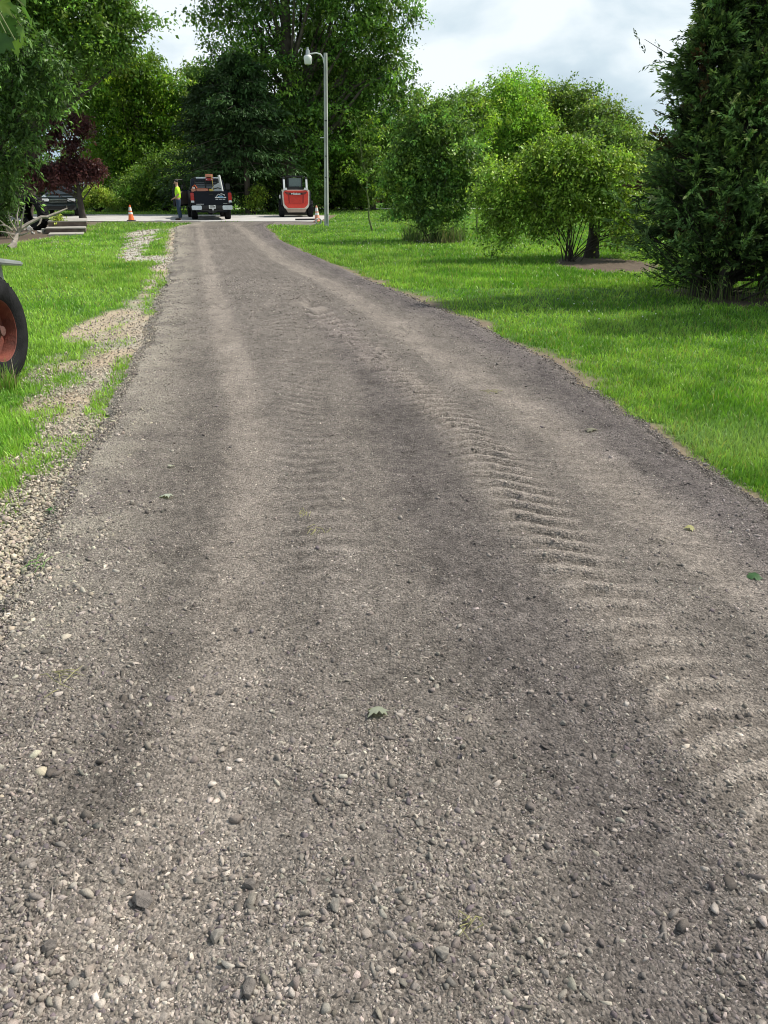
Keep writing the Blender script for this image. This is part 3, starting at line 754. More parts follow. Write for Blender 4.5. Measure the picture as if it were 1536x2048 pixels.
bush('garden_shrub', 'dark shaded shrub under the hanging tree at the left edge', 'bush', 5, 28, [(-10, 440, 22), (8, 445, 12), (-50, 430, 40)], 7000, .08, (.022, .05, .015), 42, cr=.25)

# --- shrubs on the right lawn
root = bush('upright_shrub', 'tall upright rounded bush with long grass at its foot, right of the drive', 'bush', 868, 25.2,
     [(848, 238, 22), (885, 228, 20), (825, 265, 26), (870, 270, 40), (915, 262, 24), (805, 310, 30), (850, 330, 46), (915, 320, 40), (800, 355, 30), (870, 380, 48), (925, 365, 30), (825, 405, 34), (905, 415, 34), (860, 435, 36), (785, 330, 14), (945, 300, 14), (775, 372, 14), (950, 390, 14), (790, 430, 10), (770, 436, 6), (840, 205, 8), (905, 200, 8), (800, 250, 9)],
     52000, .085, (.078, .150, .038), 43, cr=.28, stems=16, sr=.02, lift=.9, hue=.2, per=34)
# its skirt of tall grass
def tallgrass(name, parent, n, R, hgt, seed, off=(0, 0), col=(.17, .24, .06), wd=.012, mat=None):
    rng = np.random.default_rng(seed); a = rng.uniform(0, 6.283, n); r = R*np.sqrt(rng.uniform(.25, 1, n))
    X = r*np.cos(a)+off[0]; Y = r*np.sin(a)+off[1]
    L_ = hgt*np.exp(rng.normal(0, .25, n)); c = np.array(col)*np.exp(rng.normal(0, .25, (n, 1)))
    m = (rng.random(n) < .25)[:, None]; c = np.where(m, np.array([.33, .28, .15]), c)
    o = blades(name, X, Y, L_, np.full(n, wd), c, rng, mat or M_grass, lean=.28); o.parent = parent; return o
tallgrass('grass_skirt', root, 650, 1.0, .50, 44, col=(.10, .16, .04))
# two leafy suckers leaning out of it
def sapling(label, px, D, L, n, col, seed, cr=.2):
    return tree('sapling', label, 'tree', px, D, L, n, .10, col, .035, seed, per=14, cr=cr, limbs=10, spread=.3, aspect=.5, shell=.1, bark=M_sprig)
sapling('thin bright yellow green sapling with large leaves on the right side of the upright bush', 955, 29, [(965, 210, 14), (985, 240, 16), (960, 290, 20), (985, 330, 18), (960, 350, 20), (950, 385, 20), (970, 260, 14), (930, 215, 12)], 3000, (.12, .22, .03), 45)
sapling('thin yellow green sapling standing left of the upright bush behind the pole', 745, 31, [(735, 240, 12), (720, 265, 12), (755, 265, 14), (705, 290, 10), (745, 300, 18), (700, 335, 10), (765, 330, 16), (725, 350, 14), (700, 240, 8), (780, 250, 12), (760, 380, 14)], 1300, (.075, .14, .02), 46)
bush('spreading_shrub', 'low spreading multi stemmed shrub with an arching branch reaching left over the lawn', 'bush', 1142, 18.6,
     [(1100, 305, 32), (1150, 308, 32), (1060, 335, 36), (1120, 340, 50), (1180, 340, 40), (1020, 370, 36), (1075, 390, 42), (1130, 400, 40), (1010, 415, 30), (1050, 430, 28), (1215, 370, 34), (1230, 420, 34), (1245, 465, 26), (1185, 400, 34), (1105, 440, 28), (1000, 445, 20), (1012, 472, 13), (1000, 490, 10), (992, 503, 7), (1085, 460, 18), (1250, 495, 16), (985, 350, 16), (1225, 325, 26), (968, 395, 14), (975, 430, 14), (965, 465, 9), (1255, 350, 18), (1268, 410, 20), (1275, 460, 16)],
     42000, .07, (.105, .185, .032), 47, cr=.27, stems=11, sr=.014, hue=.15, shell=.35, per=30, spread=.6)
tree('small_tree', 'small tree with thick dark leaning trunk in a mulch ring behind the low shrub', 'tree', 1183, 19.6,
     [(1200, 300, 34), (1240, 320, 34), (1220, 370, 40), (1260, 390, 34), (1190, 410, 26), (1270, 440, 30), (1215, 270, 24), (1250, 285, 22)],
     26000, .06, (.060, .115, .026), .17, 14, top=(1205, 330), per=36, cr=.26, bark=M_darkbark)
# --- the juniper
def juniper(label, px, D, cones, nb, seed, col, ln=.062, per=215, low=None):
    """cones: list of (x, y, z0, z1, r0, r1) masses of upswept sprays around a stem, in local metres"""
    rng = np.random.default_rng(seed); root = empty('juniper', (XA(px, D), D, 0), 0, label, 'tree')
    tb = MB(); POS = []; AX = []; CL = []; LL = []
    for (x, y, z0, z1, r0, r1, w) in cones:
        tb.tube([(x*.6, y*.6, -.05), (x*.75, y*.75, z1*.3), (x, y, z1*.65), (x, y, z1)], [.085, .07, .045, .01], 8)
        k = int(nb*w)
        for i in range(k):
            t = rng.random(); z = z0+(z1-z0)*t; R = (r0*(1-t)+r1*t)*rng.uniform(.35, 1.0)*(1+.3*math.sin(t*17+x*5))*(1.35 if rng.random() < .08 else 1)
            a = rng.uniform(0, 6.283); dr = np.array([math.cos(a), math.sin(a), 0.])
            up = rng.uniform(.10, .65)+.25*t
            A = np.array([x, y, z-R*.35]); Bp = A+dr*R+np.array([0, 0, up*R])
            tb.tube([tuple(A), tuple(A+(Bp-A)*.55+np.array([0, 0, -.06*R])), tuple(Bp)], [.016, .010, .003], 4)
            ns = 8; tone = 1.55*np.exp(rng.normal(0, .55)); hu = rng.random()
            m = per
            j = rng.integers(0, ns, m); sj = .35+.65*(np.arange(ns)+rng.random(ns))/ns
            sdir = unit(dr+rng.normal(0, .55, (ns, 3))+np.array([0, 0, .45])); sl = R*.24*rng.uniform(.5, 1.4, ns)*(1.2-sj*.6)+.13
            s = rng.random(m)
            q = A+(Bp-A)*sj[j][:, None]+sdir[j]*(s*sl[j])[:, None]+rng.normal(0, .012, (m, 3))
            q[:, 2] -= .10*sj[j]*R
            POS.append(q); AX.append(unit(sdir[j]+rng.normal(0, .28, (m, 3))))
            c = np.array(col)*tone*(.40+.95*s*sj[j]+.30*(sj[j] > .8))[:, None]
            c = c*(1+np.array([.55, .22, -.1])*((s > .6)*hu)[:, None])
            if rng.random() < .035: c = np.array([.11, .06, .03])*rng.uniform(.6, 1.2, (m, 1))
            CL.append(c*np.exp(rng.normal(0, .18, (m, 1)))); LL.append(ln*np.exp(rng.normal(0, .25, m)))
    pos = np.concatenate(POS); ax = np.concatenate(AX); cl = np.concatenate(CL); L_ = np.concatenate(LL); n = len(pos)
    ok = pos[:, 2] > .12; pos, ax, cl, L_ = pos[ok], ax[ok], cl[ok], L_[ok]; n = len(pos)
    for i in range(12):
        a = rng.uniform(0, 6.283); R = rng.uniform(.6, 1.4); z = rng.uniform(.25, .6)
        tb.tube([(0, 0, z), (math.cos(a)*R*.5, math.sin(a)*R*.5, z-.05), (math.cos(a)*R, math.sin(a)*R, z+.1)], [.03, .02, .006], 5)
    tb.build('trunk', M_darkbark, root, smooth=True)
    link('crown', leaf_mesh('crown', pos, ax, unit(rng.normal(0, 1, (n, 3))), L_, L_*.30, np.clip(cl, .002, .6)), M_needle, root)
    print('juniper', n)
    return root
juniper('big dark juniper with upswept feathery sprays at the right edge of the lawn', 1440, 12.6,
        [(.25, .2, 1.0, 6.6, 1.8, .30, 2.0), (-.70, -.1, .9, 4.0, .95, .25, 1.2), (-.25, -.6, 1.2, 3.2, .6, .15, .8), (.1, 0, .42, 1.8, 1.30, 1.25, 1.3), (1.1, .1, .5, 5.6, 1.2, .6, 1.2), (-.15, .1, 2.5, 5.4, .75, .3, .8)],
        250, 15, (.062, .108, .034))
juniper('second dark juniper standing beside the big one, mostly out of frame at the right', 1800, 10.8,
        [(0, 0, .5, 6.0, 1.3, .4, 1.5), (-.6, .2, .5, 3.4, .9, .3, .8)], 210, 16, (.045, .085, .030), ln=.07)

# --- overhanging maple leaves near the camera
def maple_leaf_mesh(name, size, col, seed, curl=.15):
    rng = np.random.default_rng(seed)
    o = [(0, 0), (.16, .06), (.42, -.04), (.36, .14), (.62, .34), (.42, .36), (.44, .50), (.22, .46), (.26, .70), (.12, .72), (0, 1.05)]
    pts = o+[(-x, y) for x, y in o[-2:0:-1]]
    V = [(0, .36, 0)]+[(x, y, -curl*(x*x*1.2+(y-.36)**2)+rng.normal(0, .012)) for x, y in pts]
    n = len(pts); Fc = [(0, 1+i, 1+(i+1) % n) for i in range(n)]
    V = np.array(V)*size
    c = np.array(col)*np.exp(rng.normal(0, .08, (len(V), 1))); c[0] *= 1.25
    return arrmesh(name, V, [np.array(Fc)], c)
rb = empty('maple_branch', tuple(P(-60, -40, 2.3)), 0, 'leafy maple branch hanging into the top left corner close to the camera', 'branch')
org = np.array(rb.location)
b = MB(); tips = [(20, 20), (42, 70), (8, 55), (48, 30), (30, 98), (-30, 90), (30, -20), (-10, 10), (12, 85), (-8, 40)]
rngm = np.random.default_rng(5)
for k, (tx, ty) in enumerate(tips):
    p = P(tx, ty-18, 2.3+rngm.uniform(-.15, .15))-org
    b.tube([(0, 0, 0), tuple(p*.5+np.array([0, 0, .03])), tuple(p)], [.005, .003, .0015], 6)
b.build('twig', M_sprig, rb, smooth=True)
for k, (tx, ty) in enumerate(tips):
    p = P(tx, ty-18, 2.3+rngm.uniform(-.15, .15))-org
    lf = link('leaf', maple_leaf_mesh('leaf', rngm.uniform(.045, .065), [(.07, .15, .02), (.11, .19, .02), (.04, .09, .02)][k % 3], 60+k), M_leaf, rb)
    lf.location = p; lf.rotation_euler = (rad(rngm.uniform(-120, -60)), rad(rngm.uniform(-35, 35)), rad(rngm.uniform(-50, 50)))
# ================================================================== OBJECTS
M_black = plain('black_trim', (.012, .012, .013), .5, var=.2)
M_rubber = plain('tyre_rubber', (.014, .014, .015), .9, var=.5, scale=9, bump=.6, spec=.2)
M_navy = plain('dark_navy_paint', (.006, .008, .016), .3, var=.1, spec=.25)
M_chrome = plain('brushed_chrome', (.62, .63, .64), .25, metal=.85, var=.1)
M_dkglass = plain('dark_glass', (.018, .024, .026), .08, var=.15, spec=.8)
M_red = plain('red_lens', (.45, .012, .012), .25, var=.1, coat=.4)
M_white = plain('white_paint', (.75, .75, .73), .5, var=.06)
M_cream = plain('cream_paint', (.72, .68, .60), .45, var=.08, bump=.05)
M_lred = plain('loader_red_paint', (.70, .050, .030), .4, var=.12)
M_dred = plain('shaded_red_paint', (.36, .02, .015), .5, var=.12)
M_orange = plain('safety_orange', (.85, .16, .03), .5, var=.08)
M_orangef = plain('faded_orange', (.72, .30, .19), .6, var=.12)
M_reflect = plain('reflective_band', (.78, .77, .73), .4, var=.08)
M_steel = plain('galvanised_steel', (.42, .44, .44), .45, metal=.5, var=.2, bump=.15)
M_tan = plain('tan_upholstery', (.13, .10, .08), .8, var=.15)
M_blue = plain('decal_blue', (.10, .35, .60), .5, var=.08)
M_rust = plain('rusty_red_rim', (.17, .045, .028), .8, var=.55, scale=9, bump=.6)
M_suv = plain('dark_green_paint', (.022, .034, .034), .22, var=.1, coat=.6)
M_lamp = plain('lamp_lens', (.70, .74, .78), .12, var=.1, coat=.7)
M_lime = plain('hi_vis_yellow', (.52, .90, .03), .7, var=.08)
M_jean = plain('navy_denim', (.022, .042, .075), .9, var=.3, scale=20, bump=.3)
M_skin = plain('skin', (.46, .27, .19), .6, var=.06)
M_hair = plain('dark_hair', (.02, .014, .010), .8, var=.3, scale=30)
M_boot = plain('brown_boot', (.05, .035, .028), .7, var=.2)
M_conc = plain('weathered_concrete', (.38, .35, .31), .9, var=.2, scale=3, bump=.4)
M_concd = plain('dark_concrete_riser', (.17, .13, .11), .95, var=.3, scale=5, bump=.5)  # riser concrete, darker than the treads
M_rubble = plain('pale_broken_concrete', (.58, .56, .52), .9, var=.15, scale=8, bump=.5)
M_polegrey = plain('weathered_grey_pole', (.50, .50, .47), .8, var=.25, scale=2, bump=.3)
M_brick = plain('red_brick', (.24, .08, .06), .9, var=.3, scale=14)

def wheel(parent, x, y, R, w, rimm, side=1, rz=0, name='wheel', rimr=.58, lugs=0):
    """wheel with axle along local x; side=+1 shows its face to +x"""
    t = MB(); h = w/2; r0 = R*rimr
    t.lathe([(r0, -h*.75), (R*.80, -h), (R*.93, -h*.95), (R, -h*.7), (R, h*.7), (R*.93, h*.95), (R*.80, h), (r0, h*.75), (r0*.97, h*.4), (r0*.97, -h*.4), (r0, -h*.75)], 28, axis='x')
    if lugs:
        for k in range(lugs):
            a = 2*math.pi*k/lugs
            for s in (-1, 1):
                t.box((s*h*.42, 0, R*1.0), (h*.8, R*.10, R*.09), Matrix.Rotation(a+(.5 if s > 0 else 0)*2*math.pi/lugs, 4, 'X'))
    wo = t.build(name, M_rubber, parent, smooth=True); wo.location = (x, y, R); wo.rotation_euler = (0, 0, rz)
    r = MB(); s = side
    r.lathe([(r0*.99, s*h*.72), (r0*.86, s*h*.62), (r0*.80, s*h*.2), (r0*.35, s*h*.12), (r0*.30, s*h*.45), (r0*.12, s*h*.5), (.001, s*h*.5)], 20, axis='x')
    r.build('rim', rimm, wo, smooth=True)
    return wo

# ---------------- pickup
TD = 40.7
tk = empty('pickup_truck', (XA(426, TD), TD, .012), rad(15.5), 'dark navy pickup with its driver door open, parked on the cross road, tail to camera', 'pickup truck')
b = MB()
for s in (-1, 1):
    b.prism([(0.02, .62), (0, .95), (.02, 1.32), (2.02, 1.34), (2.02, .55), (1.62, .52), (1.50, .86), (1.22, .98), (.86, .98), (.60, .86), (.46, .56)], s*.93, s*1.0)
b.box((0, 1.0, .70), (1.86, 2.0, .06)); b.box((0, 1.99, 1.0), (1.86, .06, .66))
b.prism([(2.02, .5), (2.02, 1.36), (3.9, 1.36), (4.15, 1.25), (5.45, 1.15), (5.6, 1.0), (5.62, .55), (5.2, .5), (5.05, .86), (4.8, .96), (4.5, .96), (4.2, .86), (4.05, .5)], -.98, .98)
b.box((0, 2.7, .42), (1.5, 5.2, .14))
body = b.build('body', M_navy, tk, bevel=.03)
b = MB(); b.box((0, 3.0, 1.64), (1.78, 1.96, .58), top=(.84, .74), sh=(0, -.05)); b.build('cab', M_navy, tk, bevel=.05)
b = MB(); b.box((0, 2.05, 1.63), (1.42, .05, .36), top=(.9, 1), sh=(0, .11)); b.build('rear_window', M_dkglass, tk, bevel=.01)
for s in (-1, 1):
    b = MB(); b.box((s*.845, 3.0, 1.64), (.03, 1.5, .36), top=(1, .86), sh=(-s*.05, -.03)); b.build('side_window', M_dkglass, tk)
b = MB(); b.box((0, -.02, .97), (1.60, .07, .68)); b.box((0, -.05, 1.27), (1.60, .05, .10)); b.box((0, -.055, 1.17), (.30, .03, .12)); tg = b.build('tailgate', M_navy, tk, bevel=.015)
b = MB(); b.box((0, -.076, 1.17), (.2, .012, .05)); b.build('handle', M_black, tg, bevel=.004)
# decal: mountain outline above lettering bars, on the right of the gate
b = MB()
def tri_bar(x0, z0, x1, z1, w, y=-.058): 
    d = Vector((x1-x0, 0, z1-z0)); n_ = Vector((-d.z, 0, d.x)).normalized()*w/2
    b.add([Vector((x0, y, z0))+n_, Vector((x1, y, z1))+n_, Vector((x1, y, z1))-n_, Vector((x0, y, z0))-n_], [(0, 1, 2, 3)])
for q in [(.24, 1.07, .36, 1.19), (.36, 1.19, .42, 1.13), (.40, 1.15, .50, 1.22), (.50, 1.22, .66, 1.12), (.44, 1.09, .52, 1.16), (.56, 1.17, .66, 1.17)]: tri_bar(*q, .022)
tri_bar(.18, 1.035, .72, 1.035, .045)
for x0 in (.20, .37, .54): tri_bar(x0, .955, x0+.13, .955, .028)
b.build('decal', M_white, tg)
b = MB(); tri_bar(.33, 1.085, .58, 1.085, .03, -.0585); tri_bar(.40, 1.037, .62, 1.037, .02, -.061); b.build('decal_stripe', M_blue, tg)
b = MB(); 
for i, x0 in enumerate(np.arange(-.72, -.36, .045)): b.box((x0, -.062, .73), (.034, .008, .036))
b.build('badge', M_chrome, tg); b = MB()
for x0 in (.58, .63, .68, .73): b.box((x0, -.062, .755), (.036, .008, .024))
b.build('badge', M_chrome, tg)

for s in (-1, 1):
    b = MB(); b.box((s*.90, -.02, 1.03), (.17, .08, .44)); tl = b.build('taillight', M_red, tk, bevel=.02)
    b = MB(); b.box((s*.90, -.065, .85), (.15, .02, .10)); b.build('reverse_lens', M_lamp, tl, bevel=.01)
for s in (-1, 1):
    b = MB(); b.box((s*.74, -.16, .575), (.48, .2, .2), top=(1.0, .9)); bp = b.build('bumper', M_chrome, tk, bevel=.025)
b = MB(); b.box((0, -.14, .60), (1.02, .18, .15)); b.box((0, -.12, .665), (1.9, .2, .03)); b.build('bumper_step', M_black, bp, bevel=.01)
b = MB(); b.box((0, -.245, .61), (.32, .012, .16)); pl = b.build('licence_plate', M_white, tk, bevel=.004)
b = MB(); 
for x0 in (-.10, -.05, 0, .06, .11): b.box((x0, -.253, .61), (.03, .004, .06))
b.box((0, -.253, .668), (.18, .004, .018)); b.build('plate_characters', M_navy, pl)
b = MB(); b.box((0, -.1, .46), (1.1, .08, .08)); b.box((0, -.18, .40), (.09, .22, .09)); b.prism([(-.34, .48), (.34, .48), (.14, .33), (-.14, .33)], -.1, -.06, 'y'); b.box((0, -.26, .36), (.10, .16, .04)); hb = b.build('tow_hitch', M_black, tk, bevel=.01)
b = MB(); b.lathe([(.001, .50), (.03, .49), (.042, .46), (.03, .425), (.014, .41), (.014, .37)], 14, Matrix.Translation((.02, -.3, .04))); b.build('tow_ball', M_chrome, hb, smooth=True)
for (wx, wy) in ((-.82, 1.05), (.82, 1.05), (-.86, 4.62), (.86, 4.62)): wheel(tk, wx, wy, .40, .30, M_chrome, side=(1 if wx > 0 else -1), lugs=24)
b = MB(); b.tube([(-.9, 1.05, .4), (.9, 1.05, .4)], .05); b.lathe([(.001, -.17), (.13, -.12), (.17, 0), (.13, .12), (.001, .17)], 12, Matrix.Translation((0, 1.05, .38)), 'y'); b.build('rear_axle', M_black, tk, smooth=True)
# open driver door, hinged at its front edge
dp = Vector((-.99, 3.95, 0)); Md = R3(rz=rad(-40), t=dp)
b = MB(); b.prism([(-1.12, .55), (-1.15, 1.34), (0, 1.36), (0, .6)], -.05, .05, 'x', Md); dr0 = MB(); dr0.tube([Md @ Vector((0, -1.12, 1.34)), Md @ Vector((.08, -.98, 1.84)), Md @ Vector((.08, -.4, 1.86)), Md @ Vector((0, 0, 1.4))], .025, 6); dr = b.build('door', M_navy, tk, bevel=.0); dr0.build('window_frame', M_black, dr)
b = MB(); b.prism([(-1.06, .62), (-1.08, 1.28), (-.06, 1.30), (-.06, .68)], .055, .075, 'x', Md); b.box((.09, -.6, 1.0), (.06, .7, .10), Md); b.build('door_panel', M_tan, dr, bevel=.0)
b = MB(); b.box((.0, -.15, 1.5), (.1, .12, .2), R3(rz=rad(-40), t=dp+Vector((-.12, .05, 0)))); b.build('mirror', M_black, dr, bevel=.02)
b = MB(); b.box((1.16, 3.75, 1.52), (.22, .10, .30)); b.box((1.02, 3.78, 1.40), (.2, .04, .04)); b.build('mirror', M_black, tk, bevel=.02)
b = MB()
for x in (-.62, -.1, .5): b.tube([(x, 1.93, 1.33), (x, 1.9, 1.95)], .03, 6)
b.tube([(-.66, 1.9, 1.93), (.55, 1.9, 1.93)], .035, 6); b.tube([(-.66, 1.9, 1.66), (.55, 1.9, 1.66)], .02, 6); b.tube([(-.66, 1.9, 1.80), (.55, 1.9, 1.80)], .02, 6)
rk = b.build('headache_rack', M_black, tk)
b = MB(); b.box((-.30, 1.87, 1.93), (.52, .08, .07)); b.build('light_bar', M_lamp, rk, bevel=.01); b = MB(); b.box((.42, 1.87, 1.93), (.34, .08, .06)); b.build('light_bar', M_lamp, rk, bevel=.01)
b = MB(); b.box((.10, 1.85, 2.03), (.38, .2, .15)); b.build('beacon', M_orangef, rk, bevel=.02)
b = MB(); b.box((.10, 1.84, 1.86), (.38, .1, .12)); bl = b.build('brake_light', M_red, rk, bevel=.01)
b = MB(); b.box((-.04, 1.80, 1.86), (.08, .04, .05)); b.build('brake_light_lens', M_lamp, bl, bevel=.01); b = MB(); b.box((.22, 1.80, 1.86), (.08, .04, .05)); b.build('brake_light_lens', M_lamp, bl, bevel=.01)
tkM = R3(rz=rad(15.5), t=tuple(tk.location))
def ontruck(name, label, cat, parts):
    r_ = empty(name, tuple(tkM @ Vector(parts[0][3])), rad(15.5), label, cat)
    for nm, mb, mt, _o in parts:
        mb.build(nm, mt, r_, bevel=.008)
    return r_
a = MB(); a.box((0, 0, .09), (.46, .2, .17)); a.box((.25, 0, .12), (.16, .14, .1)); a2 = MB(); a2.tube([(-.30, 0, .10), (-.42, 0, .24), (-.30, 0, .34), (-.2, 0, .2)], .02, 6)
ontruck('power_tool', 'orange power tool lying along the top of the truck bed near the left taillight', 'power tool', [('housing', a, M_orangef, (-.42, .35, 1.26)), ('handle', a2, M_orange, None)])
a = MB(); a.box((0, 0, .06), (.20, .16, .14)); a2 = MB(); a2.box((.02, 0, .16), (.12, .12, .07))
ontruck('fuel_can', 'small pinkish fuel can at the left corner of the truck bed', 'fuel can', [('body', a, M_orangef, (-.80, .35, 1.30)), ('cap', a2, M_white, None)])
a = MB(); a.tube([(0, 0, -.2), (-.07, .0, .55)], .018, 8); a2 = MB(); a2.box((.02, 0, -.3), (.18, .04, .22))
ontruck('shovel', 'shovel with yellow wooden handle leaning upright in the truck bed', 'shovel', [('handle', a, plain('yellow_wood', (.62, .45, .12), .7), (.22, .9, 1.5)), ('blade', a2, M_steel, None)])
a = MB(); a.tube([(.1, 0, -.55), (-.08, .0, .70)], .065, 12)
ontruck('plastic_pipe', 'thick white pipe sticking up out of the right side of the truck bed', 'pipe', [('pipe_body', a, M_white, (.60, .9, 1.35))])
a = MB(); a.prism([(-.38, 0), (.30, 0), (.30, .08), (.14, .42), (-.08, .30)], -.02, .02, 'y')
ontruck('white_board', 'slanted white board standing in the truck bed beside the pipe', 'board', [('board_panel', a, plain('greyish_white_board', (.62, .65, .64), .6), (.36, 1.1, 1.28))])
a = MB(); a.box((0, 0, .05), (.16, .12, .12)); a2 = MB(); a2.tube([(.1, 0, .1), (.34, 0, .16), (.5, 0, .12)], .03, 6)
ontruck('hand_tool', 'yellow and black hand tool resting on top of the tailgate', 'tool', [('body', a, plain('tool_yellow', (.60, .46, .08), .6), (.02, .04, 1.31)), ('grip', a2, M_black, None)])

# ---------------- compact loader
LD = 44.4
ld_ = empty('skid_steer_loader', (XA(593.5, LD), LD, .012), rad(8), 'red and white compact loader seen from behind on the paving by the pole', 'skid steer loader')
b = MB()
b.prism([(-.60, .42), (.60, .42), (.70, .60), (.73, 1.36), (-.73, 1.36), (-.70, .60)], 0, 2.3, 'y'); bd = b.build('body', M_cream, ld_, bevel=.03)
b = MB(); b.prism([(-.46, .24), (.46, .24), (.56, .42), (-.56, .42)], .02, 2.1, 'y'); b.build('belly_pan', plain('brownish_cream', (.42, .34, .27), .7), ld_, bevel=.01)
b = MB(); b.prism([(-.44, .46), (.44, .46), (.62, .64), (.66, 1.24), (.56, 1.33), (-.56, 1.33), (-.66, 1.24), (-.62, .64)], -.07, 0.02, 'y'); rd_ = b.build('rear_door', M_lred, ld_, bevel=.02)
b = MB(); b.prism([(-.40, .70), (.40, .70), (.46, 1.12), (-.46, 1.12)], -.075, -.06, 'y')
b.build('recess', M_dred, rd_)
b = MB()
for z in np.arange(.735, 1.1, .052): b.box((0, -.085, z), (.66+.1*(z-.7), .02, .034))
for s in (-1, 1): b.box((s*.43, -.085, .92), (.07, .02, .44), top=(1, 1), sh=(s*.05, 0))
b.box((0, -.085, .66), (1.0, .03, .05)); b.build('louvres', M_lred, rd_, bevel=.006)
b = MB(); b.prism([(-.58, 1.25), (-.50, 1.14), (-.20, 1.12), (.20, 1.12), (.50, 1.14), (.58, 1.25), (.2, 1.21), (-.2, 1.21)], -.095, -.07, 'y'); gr_ = b.build('lamp_bar', M_black, rd_)
for s in (-1, 1):
    b = MB(); b.box((s*.43, -.10, 1.20), (.18, .02, .06)); b.build('tail_lamp', plain('smoked_red_lens', (.22, .05, .04), .3), gr_, bevel=.005)
tc_ = bpy.data.curves.new('lettering', 'FONT'); tc_.body = 'Bobcat'; tc_.size = .135; tc_.extrude = .004; tc_.align_x = 'CENTER'; tc_.align_y = 'CENTER'; tc_.offset = .004
tmp = bpy.data.objects.new('tmp', tc_); COL.objects.link(tmp); C.view_layer.update()
me = bpy.data.meshes.new_from_object(tmp.evaluated_get(C.evaluated_depsgraph_get())); bpy.data.objects.remove(tmp)
lt = link('lettering', me, M_white, rd_); lt.location = (.05, -.112, 1.162); lt.rotation_euler = (rad(90), 0, 0)
b = MB(); b.prism([(-.25, 1.19), (-.17, 1.19), (-.165, 1.16), (-.21, 1.125), (-.255, 1.16)], -.106, -.10, 'y'); b.build('emblem', M_white, rd_)
b = MB()
for s in (-1, 1):
    b.box((s*.36, .55, 1.70), (.07, .07, .62), sh=(s*.0, .1)); b.box((s*.40, 1.75, 1.60), (.07, .07, .8))
b.box((0, 1.1, 2.02), (.92, 1.35, .08)); b.box((0, .50, 1.42), (.80, .1, .14)); b.box((0, 1.1, 1.38), (.86, 1.3, .08))
cb = b.build('cab_frame', M_black, ld_, bevel=.015)
b = MB(); b.box((0, .62, 1.73), (.66, .02, .42)); b.build('rear_window', plain('greenish_glass', (.06, .11, .10), .08, spec=.9), cb)
b = MB(); b.box((0, 1.2, 1.62), (.5, .2, .55)); b.build('seat', M_black, cb, bevel=.04)
for s in (-1, 1):
    b = MB(); b.prism([(.05, 1.34), (.30, 1.34), (.62, 1.98), (.50, 2.0)], s*.60-.06, s*.60+.06, 'x'); b.box((s*.60, .9, 1.88), (.12, .9, .16)); b.build('lift_arm', M_black, ld_, bevel=.01)
    b = MB(); b.box((s*.595, .12, 1.66), (.10, .06, .42), sh=(s*-.0, .16)); b.build('arm_post', M_white, ld_, bevel=.01)
    b = MB(); b.box((s*.55, -.01, 1.40), (.20, .1, .12)); b.build('rear_lamp', M_white, ld_, bevel=.01)
    b = MB(); b.prism([(.0, .62), (.1, 1.3), (2.2, 1.2), (2.6, .7), (2.4, .5)], s*.73, s*.80, 'x'); b.build('side_panel', M_black, ld_, bevel=.01)
b = MB(); b.box((-.84, .35, 1.02), (.08, .12, .20)); b.build('cap', M_white, ld_, bevel=.02)
for (wx, wy) in ((-.78, .50), (.78, .50), (-.78, 1.62), (.78, 1.62)): wheel(ld_, wx, wy, .41, .28, M_lred, side=(1 if wx > 0 else -1), lugs=16, rimr=.5)
b = MB(); b.box((0, 2.75, .28), (1.75, .55, .5), top=(1, .6)); b.build('bucket', M_black, ld_, bevel=.02)

# flat dark board on the ground beside the loader, and a round pale pipe end near the pole
q = G(612, 441); b = MB(); b.box((0, 0, .05), (1.05, .10, .08), R3(rz=.12)); props(b.build('timber_plank', M_black, None, bevel=.01, loc=tuple(q)), 'dark plank lying on the paving in front of the loader', 'plank')
q = G(637, 449); b = MB(); b.lathe([(.10, -.12), (.13, -.12), (.13, .12), (.10, .12), (.10, -.12)], 18, R3(rz=.3), 'y'); o = b.build('pipe_ring', M_rubble, None, smooth=True, loc=(q[0], q[1], .13)); props(o, 'short pale pipe ring lying in the grass between the cone and the pole', 'pipe')

# ---------------- person
def skinned(name, V, E, Rr, mat, parent, sub=2):
    me = bpy.data.meshes.new(name); me.from_pydata(V, E, [])
    o = bpy.data.objects.new(name, me); COL.objects.link(o)
    m = o.modifiers.new('s', 'SKIN'); m.use_smooth_shade = True
    for i, r in enumerate(Rr):
        r = r if isinstance(r, tuple) else (r, r); me.skin_vertices[0].data[i].radius = r
    me.skin_vertices[0].data[0].use_root = True
    s = o.modifiers.new('u', 'SUBSURF'); s.levels = sub; s.render_levels = sub
    C.view_layer.update()
    m2 = bpy.data.meshes.new_from_object(o.evaluated_get(C.evaluated_depsgraph_get()))
    bpy.data.objects.remove(o)
    return link(name, m2, mat, parent)
PD = 40.6
pr = empty('person', (XA(360.5, PD), PD, .012), rad(98), 'bearded person in neon yellow t-shirt and dark jeans standing on the road beside the pickup', 'person')
V = []; E = []; Rr = []
def ch(pts, start=None):
    p = start
    for (x, y, z, r) in pts:
        V.append((x, y, z)); Rr.append(r); i = len(V)-1
        if p is not None: E.append((p, i))
        p = i
    return p
pr.scale = (1.08, 1.12, 1.0)   # sturdier build
